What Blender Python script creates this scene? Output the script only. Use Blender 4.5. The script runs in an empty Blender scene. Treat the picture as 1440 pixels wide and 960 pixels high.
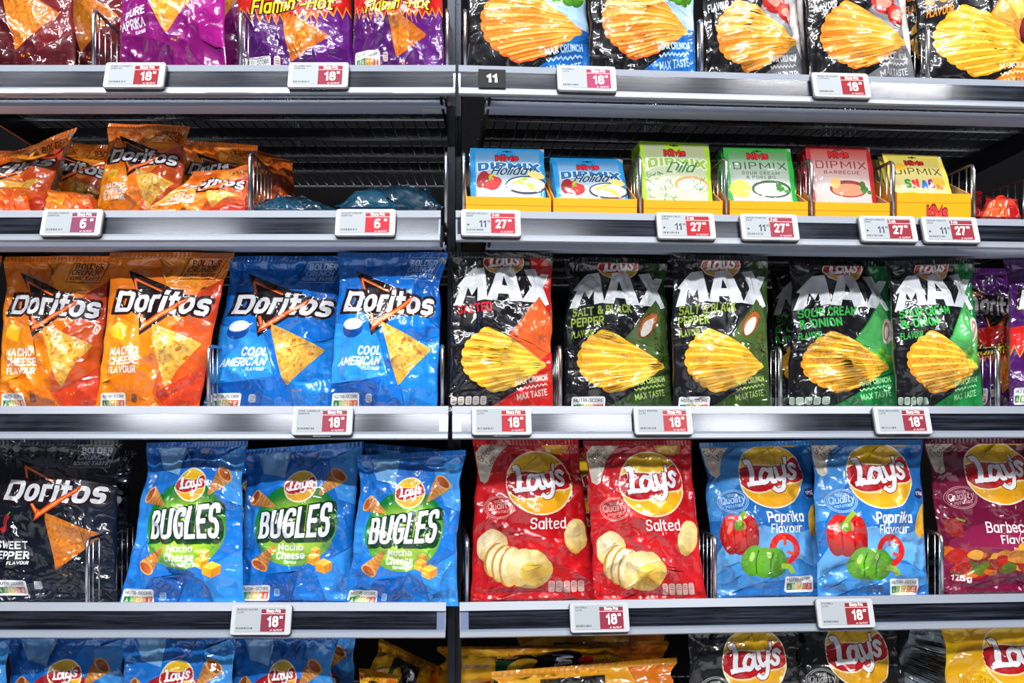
import bpy, bmesh, math, random
import numpy as np
from mathutils import Vector, Matrix
from mathutils.geometry import delaunay_2d_cdt

S = bpy.context.scene
COL = S.collection
PI = math.pi

# ------------------------------------------------------------------ camera, world, lights, exposure
D = 1.54                    # camera to the front of the shelves
PX = D / 1400.0             # metres per photo pixel at that distance
H = 1.35                    # eye height
CX, HY = 720.0, 573.0       # vanishing point of the depth lines
cd = bpy.data.cameras.new('camera'); cam = bpy.data.objects.new('camera', cd); COL.objects.link(cam)
cd.sensor_width = 36; cd.lens = 35.0; cd.shift_y = (HY - 480) / 1440.0; cd.clip_start = .05
cam.location = (0, -D, H); cam.rotation_euler = (PI / 2, 0, 0)
S.camera = cam
S.view_settings.view_transform = 'Standard'
try: S.view_settings.look = 'None'
except Exception: pass
S.view_settings.gamma = 1; S.view_settings.use_curve_mapping = False
S.view_settings.exposure = -0.42

W = bpy.data.worlds.new('world'); S.world = W; W.use_nodes = True
nt = W.node_tree; bg = nt.nodes['Background']
tc = nt.nodes.new('ShaderNodeTexCoord'); sep = nt.nodes.new('ShaderNodeSeparateXYZ')
rmp = nt.nodes.new('ShaderNodeValToRGB'); mr = nt.nodes.new('ShaderNodeMapRange')
mr.inputs[1].default_value = -1; mr.inputs[2].default_value = 1
nt.links.new(tc.outputs['Generated'], sep.inputs[0]); nt.links.new(sep.outputs[2], mr.inputs[0])
nt.links.new(mr.outputs[0], rmp.inputs[0]); nt.links.new(rmp.outputs[0], bg.inputs[0])
e = rmp.color_ramp.elements
e[0].position = .3; e[0].color = (.55, .58, .66, 1)
e[1].position = .95; e[1].color = (.62, .66, .74, 1)
bg.inputs[1].default_value = .075

def area(name, loc, rot, sx, sy, power, col=(1, .97, .93)):
    l = bpy.data.lights.new(name, 'AREA'); l.shape = 'RECTANGLE'; l.size = sx; l.size_y = sy; l.energy = power; l.color = col
    o = bpy.data.objects.new(name, l); COL.objects.link(o); o.location = loc; o.rotation_euler = rot
    return o
for x in (-2.1, -1.5, -.9, -.3, .3, .9, 1.5, 2.1):
    area('ceiling_lamp', (x, -1.5, 4.2), (math.radians(26), 0, 0), .42, .07, 24)
for x in (-2.2, -1.3, -.45, .45, 1.3, 2.2):
    area('unseen_front_lamp', (x, -3.9, 4.1), (math.radians(52), 0, 0), .55, .08, 54, (.96, .975, 1))
for x in (-1.7, -.6, .6, 1.7):
    area('unseen_front_lamp', (x, -2.6, 4.2), (math.radians(40), 0, 0), .55, .06, 26, (.96, .975, 1))  # extra unseen row, added for more highlights on the bag film

# ------------------------------------------------------------------ helpers
def lin(h):
    if not isinstance(h, str): return np.array(h, float)
    h = h.lstrip('#'); c = np.array([int(h[i:i + 2], 16) / 255 for i in (0, 2, 4)])
    return np.where(c <= .04045, c / 12.92, ((c + .055) / 1.055) ** 2.4)

AR = math.radians(4.6)
BAY = {'L': ((0, 0), (1, 0), (0, 1), 0.0),
       'R': (((645 - CX) * PX, 0), (math.cos(AR), math.sin(AR)), (-math.sin(AR), math.cos(AR)), AR)}
def P(px, py, d, bay='L'):
    """where the sight line through a photo pixel meets the plane d metres behind the rail fronts of a bay"""
    O, e_, n_, _ = BAY[bay]
    r = ((px - CX) * PX / D, 1.0, (HY - py) * PX / D)
    den = r[0] * n_[0] + r[1] * n_[1]
    num = d + O[0] * n_[0] + (O[1] + D) * n_[1]
    t = num / den
    return Vector((r[0] * t, -D + r[1] * t, H + r[2] * t))
def local(p, bay):
    O, e_, n_, _ = BAY[bay]
    q = (p[0] - O[0], p[1] - O[1])
    return q[0] * e_[0] + q[1] * e_[1], q[0] * n_[0] + q[1] * n_[1], p[2]
def world(t, d, z, bay):
    O, e_, n_, _ = BAY[bay]
    return Vector((O[0] + e_[0] * t + n_[0] * d, O[1] + e_[1] * t + n_[1] * d, z))

def tag(o, label=None, cat=None, group=None, kind=None):
    if label: o['label'] = label
    if cat: o['category'] = cat
    if group: o['group'] = group
    if kind: o['kind'] = kind
    return o
def empty(name, loc, rz=0):
    o = bpy.data.objects.new(name, None); COL.objects.link(o); o.location = loc; o.rotation_euler = (0, 0, rz)
    o.empty_display_size = .05
    return o
def link(name, me, parent=None, loc=None):
    o = bpy.data.objects.new(name, me); COL.objects.link(o)
    if parent: o.parent = parent
    if loc is not None: o.location = loc
    return o

class MB:
    """collects solids into one mesh"""
    def __init__(s): s.v = []; s.f = []
    def add(s, vs, fs):
        b = len(s.v); s.v += [tuple(v) for v in vs]; s.f += [tuple(b + i for i in f) for f in fs]
    def box(s, x0, x1, y0, y1, z0, z1):
        s.add([(x0, y0, z0), (x1, y0, z0), (x1, y1, z0), (x0, y1, z0), (x0, y0, z1), (x1, y0, z1), (x1, y1, z1), (x0, y1, z1)],
              [(3, 2, 1, 0), (4, 5, 6, 7), (0, 1, 5, 4), (1, 2, 6, 5), (2, 3, 7, 6), (3, 0, 4, 7)])
    def extrude_x(s, prof, x0, x1):
        n = len(prof)
        vs = [(x0, p[0], p[1]) for p in prof] + [(x1, p[0], p[1]) for p in prof]
        fs = [(i, (i + 1) % n, n + (i + 1) % n, n + i) for i in range(n)] + [tuple(range(n - 1, -1, -1)), tuple(range(n, 2 * n))]
        s.add(vs, fs)
    def path(s, pts, r, n=6):
        pts = [Vector(p) for p in pts]; rings = []
        prev = None
        for i, p in enumerate(pts):
            a = pts[i + 1] - p if i < len(pts) - 1 else p - pts[i - 1]
            b = p - pts[i - 1] if i > 0 else a
            t = (a.normalized() + b.normalized()).normalized()
            up = Vector((0, 0, 1)) if abs(t.z) < .95 else Vector((1, 0, 0))
            u = t.cross(up).normalized() if prev is None else (prev - t * prev.dot(t)).normalized()
            prev = u; w = t.cross(u)
            rings.append([p + (u * math.cos(k * 2 * PI / n) + w * math.sin(k * 2 * PI / n)) * r for k in range(n)])
        vs = [q for rg in rings for q in rg]; fs = []
        for i in range(len(rings) - 1):
            for k in range(n):
                fs.append((i * n + k, i * n + (k + 1) % n, (i + 1) * n + (k + 1) % n, (i + 1) * n + k))
        fs += [tuple(range(n - 1, -1, -1)), tuple((len(rings) - 1) * n + k for k in range(n))]
        s.add(vs, fs)
    def mesh(s, name, m, smooth=False):
        me = bpy.data.meshes.new(name); me.from_pydata(s.v, [], s.f); me.update()
        me.materials.append(m)
        if smooth: me.polygons.foreach_set('use_smooth', [True] * len(me.polygons))
        return me
    def build(s, name, m, parent=None, smooth=False, bevel=0):
        o = link(name, s.mesh(name, m, smooth), parent)
        if bevel:
            b = o.modifiers.new('bevel', 'BEVEL'); b.width = bevel; b.segments = 2; b.limit_method = 'ANGLE'
        return o

# ------------------------------------------------------------------ materials
def mat(name, base=(.5, .5, .5), rough=.5, metal=0., coat=0., coat_rough=.05, spec=.5):
    m = bpy.data.materials.new(name); m.use_nodes = True
    b = m.node_tree.nodes['Principled BSDF']
    b.inputs['Base Color'].default_value = (*lin(base), 1); b.inputs['Roughness'].default_value = rough
    b.inputs['Metallic'].default_value = metal; b.inputs['Coat Weight'].default_value = coat
    b.inputs['Coat Roughness'].default_value = coat_rough; b.inputs['Specular IOR Level'].default_value = spec
    return m, m.node_tree, b
def N(t, k, **kw):
    n = t.nodes.new(k)
    for a, v in kw.items(): setattr(n, a, v)
    return n
def vmath(t, op, a, b):
    n = N(t, 'ShaderNodeVectorMath', operation=op)
    for i, x in enumerate((a, b)):
        if hasattr(x, 'links'): t.links.new(x, n.inputs[i])
        else: n.inputs[i].default_value = x
    return n.outputs[0]
def fmath(t, op, a, b=0., clamp=False):
    n = N(t, 'ShaderNodeMath', operation=op); n.use_clamp = clamp
    for i, x in enumerate((a, b)):
        if hasattr(x, 'links'): t.links.new(x, n.inputs[i])
        else: n.inputs[i].default_value = x
    return n.outputs[0]

def printed(name, rough, coat, crinkle, speck=True, metal=0.):
    """print colours come from the mesh's own ink attribute; crisp areas get a seasoning grain; film crinkles by bump"""
    m, t, b = mat(name, rough=rough, coat=coat, metal=metal, spec=.22, coat_rough=.045)
    b.inputs['Coat IOR'].default_value = 1.5 if not crinkle or crinkle < .3 else 1.68
    at = N(t, 'ShaderNodeAttribute', attribute_name='ink')
    tcn = N(t, 'ShaderNodeTexCoord'); oi = N(t, 'ShaderNodeObjectInfo')
    off = fmath(t, 'MULTIPLY', oi.outputs['Random'], 37.0)
    co = vmath(t, 'ADD', tcn.outputs['Object'], off)
    col = at.outputs['Color']
    if speck:
        n1 = N(t, 'ShaderNodeTexNoise'); n1.inputs['Scale'].default_value = 190; n1.inputs['Detail'].default_value = 4
        n1.inputs['Roughness'].default_value = .7; t.links.new(co, n1.inputs['Vector'])
        cr = N(t, 'ShaderNodeValToRGB'); t.links.new(n1.outputs[0], cr.inputs[0])
        el = cr.color_ramp.elements; el[0].position = .33; el[0].color = (.62, .30, .09, 1); el[1].position = .52; el[1].color = (1, 1, 1, 1)
        mx = N(t, 'ShaderNodeMix', data_type='RGBA', blend_type='MULTIPLY')
        t.links.new(at.outputs['Alpha'], mx.inputs[0]); t.links.new(col, mx.inputs[6]); t.links.new(cr.outputs[0], mx.inputs[7])
        col = mx.outputs[2]
    t.links.new(col, b.inputs['Base Color'])
    if crinkle:
        def contour(scale, off_, width, dist=.8):
            n_ = N(t, 'ShaderNodeTexNoise'); n_.inputs['Scale'].default_value = scale; n_.inputs['Detail'].default_value = 1.5
            n_.inputs['Distortion'].default_value = dist
            t.links.new(vmath(t, 'ADD', co, off_), n_.inputs['Vector'])
            ab = fmath(t, 'ABSOLUTE', fmath(t, 'SUBTRACT', n_.outputs[0], .5))
            return fmath(t, 'SUBTRACT', 1.0, fmath(t, 'DIVIDE', ab, width), True)
        nm = N(t, 'ShaderNodeTexNoise'); nm.inputs['Scale'].default_value = 13; nm.inputs['Detail'].default_value = 1; t.links.new(co, nm.inputs['Vector'])
        mask = fmath(t, 'MULTIPLY', fmath(t, 'SUBTRACT', nm.outputs[0], .40), 5.0, True)
        l1, l2 = contour(8, (3.1, 0, 7.7), .032), contour(15, (11, 5, 2), .045, 1.4)
        n2 = N(t, 'ShaderNodeTexNoise'); n2.inputs['Scale'].default_value = 10; n2.inputs['Detail'].default_value = 2; t.links.new(co, n2.inputs['Vector'])
        hgt = fmath(t, 'ADD', fmath(t, 'MULTIPLY', fmath(t, 'ADD', fmath(t, 'MULTIPLY', l1, .60), fmath(t, 'MULTIPLY', l2, .34)), mask), fmath(t, 'MULTIPLY', n2.outputs[0], .35))
        for hh, sock in ((hgt, 'Coat Normal'), (fmath(t, 'MULTIPLY', hgt, .22), 'Normal')):
            bp = N(t, 'ShaderNodeBump'); bp.inputs['Strength'].default_value = crinkle; bp.inputs['Distance'].default_value = .008
            t.links.new(hh, bp.inputs['Height']); t.links.new(bp.outputs[0], b.inputs[sock])
    return m

M = {}
M['film'] = printed('printed_film', .36, 1.0, .66)
M['paper'] = printed('printed_paper', .45, .25, .06)
M['card'] = printed('printed_card', .55, .1, 0, speck=False)
M['ink'] = printed('e_paper', .65, .0, 0, speck=False)
M['foil'] = mat('silver_foil', '#b9bcc4', .28, .85)[0]
M['steel'] = mat('zinc_steel', '#c9ccd2', .26, 1.0)[0]
M['wire'] = mat('wire_steel', '#8e9198', .34, 1.0)[0]
M['darksteel'] = mat('dark_steel', '#5a5c62', .32, 1.0)[0]
M['beam'] = mat('beam_plate', '#a6b0c6', .38, .0)[0]
M['plastic'] = mat('rail_plastic', '#868d99', .25, 0, .5)[0]
M['housing'] = mat('tag_housing', '#b0b3b8', .6, 0, .0, spec=.2)[0]
M['tagback'] = mat('tag_back', '#2c2d31', .45)[0]
M['black'] = mat('black_panel', '#08080a', .9, spec=.1)[0]
M['kraft'] = mat('kraft_card', '#9b7c55', .8)[0]
def _streak():
    m, t, b = mat('rail_insert', '#3a3a42', .6, .0, .06, .2, .06)
    tcn = N(t, 'ShaderNodeTexCoord')
    mp = N(t, 'ShaderNodeMapping'); mp.inputs['Scale'].default_value = (5, 240, 240); t.links.new(tcn.outputs['Object'], mp.inputs[0])
    n = N(t, 'ShaderNodeTexNoise'); n.inputs['Scale'].default_value = 1; n.inputs['Detail'].default_value = 5; n.inputs['Roughness'].default_value = .75
    t.links.new(mp.outputs[0], n.inputs['Vector'])
    cr = N(t, 'ShaderNodeValToRGB'); el = cr.color_ramp.elements
    el[0].position = .45; el[0].color = (.004, .004, .005, 1); el[1].position = .82; el[1].color = (.085, .085, .095, 1)
    t.links.new(n.outputs[0], cr.inputs[0]); t.links.new(cr.outputs[0], b.inputs['Base Color'])
    n3 = N(t, 'ShaderNodeTexNoise'); n3.inputs['Scale'].default_value = 9; t.links.new(tcn.outputs['Object'], n3.inputs['Vector'])
    bp = N(t, 'ShaderNodeBump'); bp.inputs['Strength'].default_value = .5; bp.inputs['Distance'].default_value = .02
    t.links.new(n3.outputs[0], bp.inputs['Height']); t.links.new(bp.outputs[0], b.inputs['Coat Normal'])
    return m
M['slat'] = mat('slat_steel', '#4c4f55', .5, .6)[0]
M['upright'] = mat('upright_steel', '#34363c', .3, .9)[0]
M['insert'] = _streak()
def _clear():
    m = bpy.data.materials.new('clear_plastic'); m.use_nodes = True; t = m.node_tree; t.nodes.remove(t.nodes['Principled BSDF'])
    b = N(t, 'ShaderNodeBsdfGlossy'); b.inputs['Roughness'].default_value = .12
    out = t.nodes['Material Output']; tr = N(t, 'ShaderNodeBsdfTransparent'); mx = N(t, 'ShaderNodeMixShader')
    tr.inputs[0].default_value = (.85, .88, .95, 1)
    lw = N(t, 'ShaderNodeLayerWeight'); lw.inputs[0].default_value = .2
    t.links.new(fmath(t, 'ADD', fmath(t, 'MULTIPLY', lw.outputs['Fresnel'], .16), .008, True), mx.inputs[0])
    t.links.new(tr.outputs[0], mx.inputs[1]); t.links.new(b.outputs[0], mx.inputs[2]); t.links.new(mx.outputs[0], out.inputs[0])
    return m
M['clear'] = _clear()
def _floor():
    m, t, b = mat('floor_tiles', '#a8a49c', .3)
    br = N(t, 'ShaderNodeTexBrick'); br.offset = 0; br.inputs['Scale'].default_value = 1.6; br.inputs['Mortar Size'].default_value = .006
    br.inputs['Color1'].default_value = (.6, .6, .6, 1); br.inputs['Color2'].default_value = (.55, .55, .56, 1); br.inputs['Mortar'].default_value = (.12, .12, .12, 1)
    tcn = N(t, 'ShaderNodeTexCoord'); t.links.new(tcn.outputs['Object'], br.inputs['Vector']); t.links.new(br.outputs[0], b.inputs['Base Color'])
    return m
M['floor'] = _floor()

# ------------------------------------------------------------------ stroke lettering
def chaikin(p, closed, it=2):
    p = [np.array(q, float) for q in p]
    for _ in range(it):
        n = len(p); o = []
        if not closed: o.append(p[0])
        for i in range(n if closed else n - 1):
            a, b = p[i], p[(i + 1) % n]
            q, r = .75 * a + .25 * b, .25 * a + .75 * b
            if not closed and i == 0: q = a
            if not closed and i == n - 2: r = b
            if closed or i > 0: o.append(q)
            if closed or i < n - 2: o.append(r)
        if not closed: o.append(p[-1])
        p = o
    return p
def _off(pts, hw, closed, side):
    n = len(pts); out = []
    for i in range(n):
        a = pts[i - 1] if (closed or i > 0) else None
        b = pts[(i + 1) % n] if (closed or i < n - 1) else None
        p = pts[i]
        d1 = p - a if a is not None else b - p
        d2 = b - p if b is not None else p - a
        d1 = d1 / (np.hypot(*d1) + 1e-9); d2 = d2 / (np.hypot(*d2) + 1e-9)
        n1 = np.array((d1[1], -d1[0])) * side; n2 = np.array((d2[1], -d2[0])) * side
        m = n1 + n2; l = np.dot(m, m)
        if l < .35: out += [p + n1 * hw, p + n2 * hw]
        else: out.append(p + m * (2 * hw / l) if 2 / math.sqrt(l) < 2.2 else p + m / math.sqrt(l) * hw * 1.5)
    return out
def stroke(pts, hw, closed=False, cap=True):
    """outline loops of a polyline drawn with a broad pen; hw may be one number"""
    q = [np.array(pts[0], float)]
    for p in pts[1:]:
        p = np.array(p, float)
        if np.hypot(*(p - q[-1])) > 1e-6: q.append(p)
    if closed and np.hypot(*(q[0] - q[-1])) < 1e-6: q.pop()
    if len(q) < 2: q.append(q[0] + np.array((1e-3, 0)))
    if closed:
        ar = sum(q[i][0] * q[(i + 1) % len(q)][1] - q[(i + 1) % len(q)][0] * q[i][1] for i in range(len(q)))
        if ar < 0: q = q[::-1]
        return [np.array(_off(q, hw, True, 1)), np.array(_off(q, hw, True, -1))[::-1]]
    if cap:
        d = q[0] - q[1]; q[0] = q[0] + d / np.hypot(*d) * hw
        d = q[-1] - q[-2]; q[-1] = q[-1] + d / np.hypot(*d) * hw
    return [np.array(_off(q, hw, False, 1) + _off(q, hw, False, -1)[::-1])]

def _g(w, *st): return (w, st)
B4 = [(0, 0), (1, 0), (1, .7), (0, .7)]
O4 = [(0, 0), (1, 0), (1, 1), (0, 1)]
G = {  # width, strokes; 'L' straight, 'S' rounded, 'C' closed rounded
 'A': _g(.56, ('L', [(0, 0), (.5, 1), (1, 0)]), ('L', [(.25, .3), (.75, .3)])),
 'B': _g(.44, ('L', [(0, 0), (0, 1)]), ('S', [(0, 1), (.92, 1), (.92, .53), (0, .53)]), ('S', [(0, .53), (1, .53), (1, 0), (0, 0)])),
 'C': _g(.46, ('S', [(1, .7), (1, 1), (0, 1), (0, 0), (1, 0), (1, .3)])),
 'D': _g(.48, ('L', [(0, 0), (0, 1)]), ('S', [(0, 1), (.6, 1), (1, 1), (1, 0), (.6, 0), (0, 0)])),
 'E': _g(.38, ('L', [(1, 1), (0, 1), (0, 0), (1, 0)]), ('L', [(0, .52), (.85, .52)])),
 'F': _g(.36, ('L', [(1, 1), (0, 1), (0, 0)]), ('L', [(0, .5), (.85, .5)])),
 'G': _g(.5, ('S', [(1, .75), (1, 1), (0, 1), (0, 0), (1, 0), (1, .4)]), ('L', [(1, .1), (1, .45), (.6, .45)])),
 'H': _g(.48, ('L', [(0, 0), (0, 1)]), ('L', [(1, 0), (1, 1)]), ('L', [(0, .5), (1, .5)])),
 'I': _g(.0, ('L', [(0, 0), (0, 1)])),
 'J': _g(.34, ('S', [(1, 1), (1, 0), (0, 0), (0, .2)])),
 'K': _g(.46, ('L', [(0, 0), (0, 1)]), ('L', [(1, 1), (.1, .42)]), ('L', [(.35, .58), (1, 0)])),
 'L': _g(.36, ('L', [(0, 1), (0, 0), (1, 0)])),
 'M': _g(.66, ('L', [(0, 0), (0, 1), (.5, .25), (1, 1), (1, 0)])),
 'N': _g(.5, ('L', [(0, 0), (0, 1), (1, 0), (1, 1)])),
 'O': _g(.52, ('C', O4)),
 'P': _g(.44, ('L', [(0, 0), (0, 1)]), ('S', [(0, 1), (1, 1), (1, .45), (0, .45)])),
 'Q': _g(.52, ('C', O4), ('L', [(.6, .25), (1, -.05)])),
 'R': _g(.45, ('L', [(0, 0), (0, 1)]), ('S', [(0, 1), (1, 1), (1, .45), (0, .45)]), ('L', [(.45, .45), (1, 0)])),
 'S': _g(.42, ('S', [(1, .75), (1, 1), (0, 1), (0, .54), (1, .5), (1, 0), (0, 0), (0, .25)])),
 'T': _g(.46, ('L', [(0, 1), (1, 1)]), ('L', [(.5, 1), (.5, 0)])),
 'U': _g(.48, ('S', [(0, 1), (0, .3), (0, 0), (1, 0), (1, .3), (1, 1)])),
 'V': _g(.54, ('L', [(0, 1), (.5, 0), (1, 1)])),
 'W': _g(.8, ('L', [(0, 1), (.25, 0), (.5, .85), (.75, 0), (1, 1)])),
 'X': _g(.5, ('L', [(0, 0), (1, 1)]), ('L', [(0, 1), (1, 0)])),
 'Y': _g(.52, ('L', [(0, 1), (.5, .45), (1, 1)]), ('L', [(.5, .45), (.5, 0)])),
 'Z': _g(.44, ('L', [(0, 1), (1, 1), (0, 0), (1, 0)])),
 'a': _g(.38, ('C', B4), ('L', [(1, 0), (1, .7)])),
 'b': _g(.38, ('C', B4), ('L', [(0, 0), (0, 1)])),
 'c': _g(.34, ('S', [(1, .5), (1, .7), (0, .7), (0, 0), (1, 0), (1, .2)])),
 'd': _g(.38, ('C', B4), ('L', [(1, 0), (1, 1)])),
 'e': _g(.38, ('S', [(0, .36), (1, .36), (1, .7), (0, .7), (0, 0), (1, 0), (1, .14)])),
 'f': _g(.26, ('S', [(1, 1), (.45, 1), (.45, .7), (.45, 0)]), ('L', [(0, .68), (.95, .68)])),
 'g': _g(.38, ('C', B4), ('S', [(1, .7), (1, 0), (1, -.3), (0, -.3), (0, -.18)])),
 'h': _g(.36, ('L', [(0, 0), (0, 1)]), ('S', [(0, .5), (0, .7), (1, .7), (1, .4), (1, 0)])),
 'i': _g(.0, ('L', [(0, 0), (0, .66)]), ('L', [(0, .96), (0, .99)])),
 'j': _g(.1, ('S', [(1, .66), (1, -.3), (0, -.3)]), ('L', [(1, .96), (1, .99)])),
 'k': _g(.36, ('L', [(0, 0), (0, 1)]), ('L', [(1, .7), (.05, .28)]), ('L', [(.35, .42), (1, 0)])),
 'l': _g(.0, ('L', [(0, 0), (0, 1)])),
 'm': _g(.6, ('L', [(0, 0), (0, .7)]), ('S', [(0, .5), (0, .7), (.5, .7), (.5, .4), (.5, 0)]), ('S', [(.5, .5), (.5, .7), (1, .7), (1, .4), (1, 0)])),
 'n': _g(.36, ('L', [(0, 0), (0, .7)]), ('S', [(0, .5), (0, .7), (1, .7), (1, .4), (1, 0)])),
 'o': _g(.4, ('C', B4)),
 'p': _g(.38, ('C', B4), ('L', [(0, -.3), (0, .7)])),
 'q': _g(.38, ('C', B4), ('L', [(1, -.3), (1, .7)])),
 'r': _g(.22, ('L', [(0, 0), (0, .7)]), ('S', [(0, .4), (0, .7), (1, .7)])),
 's': _g(.32, ('S', [(1, .55), (1, .7), (0, .7), (0, .36), (1, .36), (1, 0), (0, 0), (0, .15)])),
 't': _g(.26, ('S', [(.35, .95), (.35, 0), (1, 0)]), ('L', [(0, .68), (.95, .68)])),
 'u': _g(.36, ('S', [(0, .7), (0, .2), (0, 0), (1, 0), (1, .2)]), ('L', [(1, .7), (1, 0)])),
 'v': _g(.4, ('L', [(0, .7), (.5, 0), (1, .7)])),
 'w': _g(.6, ('L', [(0, .7), (.25, 0), (.5, .6), (.75, 0), (1, .7)])),
 'x': _g(.36, ('L', [(0, 0), (1, .7)]), ('L', [(0, .7), (1, 0)])),
 'y': _g(.4, ('L', [(0, .7), (.5, 0)]), ('L', [(1, .7), (.3, -.3), (0, -.3)])),
 'z': _g(.34, ('L', [(0, .7), (1, .7), (0, 0), (1, 0)])),
 '0': _g(.44, ('C', O4)), '1': _g(.2, ('L', [(0, .78), (.9, 1), (.9, 0)])),
 '2': _g(.42, ('S', [(0, .7), (0, 1), (1, 1), (1, .6), (.5, .3), (0, 0)]), ('L', [(0, 0), (1, 0)])),
 '3': _g(.42, ('S', [(0, .8), (0, 1), (1, 1), (1, .54), (.4, .54)]), ('S', [(.4, .54), (1, .54), (1, 0), (0, 0), (0, .2)])),
 '4': _g(.46, ('L', [(.75, 0), (.75, 1), (0, .3), (1, .3)])),
 '5': _g(.42, ('L', [(.95, 1), (.1, 1), (.05, .55)]), ('S', [(.05, .55), (1, .7), (1, 0), (0, 0), (0, .18)])),
 '6': _g(.44, ('C', [(0, 0), (1, 0), (1, .58), (0, .58)]), ('S', [(.9, 1), (0, 1), (0, .3)])),
 '7': _g(.42, ('L', [(0, 1), (1, 1), (.3, 0)])),
 '8': _g(.42, ('C', [(.05, .54), (.95, .54), (.95, 1), (.05, 1)]), ('C', [(0, 0), (1, 0), (1, .54), (0, .54)])),
 '9': _g(.44, ('C', [(0, .42), (1, .42), (1, 1), (0, 1)]), ('S', [(1, .7), (1, 0), (.1, 0)])),
 '&': _g(.56, ('S', [(1, 0), (.1, .8), (.2, 1), (.7, 1), (.7, .7), (0, .4), (0, 0), (.7, 0), (1, .45)])),
 "'": _g(.0, ('L', [(0, .8), (0, 1)])), '.': _g(.0, ('L', [(0, 0), (0, .01)])), ',': _g(.05, ('L', [(1, .02), (0, -.15)])),
 '-': _g(.3, ('L', [(0, .4), (1, .4)])), '*': _g(.3, ('L', [(.5, .6), (.5, 1)]), ('L', [(0, .7), (1, .9)]), ('L', [(0, .9), (1, .7)])),
 '/': _g(.3, ('L', [(0, 0), (1, 1)])), '!': _g(.0, ('L', [(0, .3), (0, 1)]), ('L', [(0, 0), (0, .01)])),
 '%': _g(.5, ('L', [(0, 0), (1, 1)]), ('C', [(0, .6), (.4, .6), (.4, 1), (0, 1)]), ('C', [(.6, 0), (1, 0), (1, .4), (.6, .4)])),
 'Ø': _g(.52, ('C', O4), ('L', [(0, -.05), (1, 1.05)])), '$': _g(.2, ('L', [(0, .5), (1, .5)])),
}
def letters(s, h, wt=.17, sp=.09, sx=1., grow=0., it=2, dy=None):
    """loops in y-down units, baseline y=0, height h; returns loops, width"""
    hw = wt / 2; x = 0; loops = []; k = 0
    for ch in s:
        if ch == ' ': x += .34 * sx; continue
        if ch not in G: ch = '-'
        w, sts = G[ch]; w = w * sx
        oy = dy[k] if dy else 0
        for kind, pts in sts:
            q = [(x + hw + p[0] * w, hw + p[1] * (1 - 2 * hw) + oy) for p in pts]
            if kind != 'L': q = chaikin(q, kind == 'C', it)
            loops += stroke(q, hw + grow / h, kind == 'C', not (kind == 'S' and ch in 'SsCcGe235a'))
        x += w + wt + sp; k += 1
    x -= sp
    return [l * np.array((h, -h)) for l in loops], x * h

# ------------------------------------------------------------------ printed artwork (2-D layers -> one triangulated sheet)
def ell(cx, cy, rx, ry=None, n=28, rot=0., a0=0., a1=2 * PI):
    ry = rx if ry is None else ry
    t = np.linspace(a0, a1, n, endpoint=a1 - a0 < 6.2)
    p = np.stack((rx * np.cos(t), ry * np.sin(t)), 1); c, s = math.cos(rot), math.sin(rot)
    return p @ np.array(((c, s), (-s, c))) + (cx, cy)
def poly(*p, it=0):
    p = [np.array(q, float) for q in p]
    return np.array(chaikin(p, True, it)) if it else np.array(p)
def rect(x0, y0, x1, y1, r=0):
    if r <= 0: return np.array(((x0, y0), (x1, y0), (x1, y1), (x0, y1)), float)
    o = []
    for cx, cy, a in ((x1 - r, y0 + r, -PI / 2), (x1 - r, y1 - r, 0), (x0 + r, y1 - r, PI / 2), (x0 + r, y0 + r, PI)):
        for k in range(4): o.append((cx + r * math.cos(a + k * PI / 6), cy + r * math.sin(a + k * PI / 6)))
    return np.array(o)
def rgrad(cx, cy, r, c0, c1, p=1.):
    c0, c1 = lin(c0), lin(c1)
    return lambda x, y: c0 + (c1 - c0) * np.clip(np.hypot(x - cx, y - cy) / r, 0, 1)[:, None] ** p
def lgrad(x0, y0, x1, y1, c0, c1):
    c0, c1 = lin(c0), lin(c1); dx, dy = x1 - x0, y1 - y0; l = dx * dx + dy * dy
    return lambda x, y: c0 + (c1 - c0) * np.clip(((x - x0) * dx + (y - y0) * dy) / l, 0, 1)[:, None]
def inside(px, py, loops, nz=True):
    w = np.zeros(len(px), int)
    for L in loops:
        x1, y1 = L[:, 0], L[:, 1]; x2, y2 = np.roll(x1, -1), np.roll(y1, -1)
        m = (px >= x1.min()) & (px <= x1.max()) & (py >= y1.min()) & (py <= y1.max())
        if not m.any(): continue
        X, Y = px[m][:, None], py[m][:, None]
        cr = (x2 - x1) * (Y - y1) - (X - x1) * (y2 - y1)
        up = (y1 <= Y) & (y2 > Y) & (cr > 0); dn = (y1 > Y) & (y2 <= Y) & (cr < 0)
        w[m] += up.sum(1) - dn.sum(1)
    return w != 0

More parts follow.
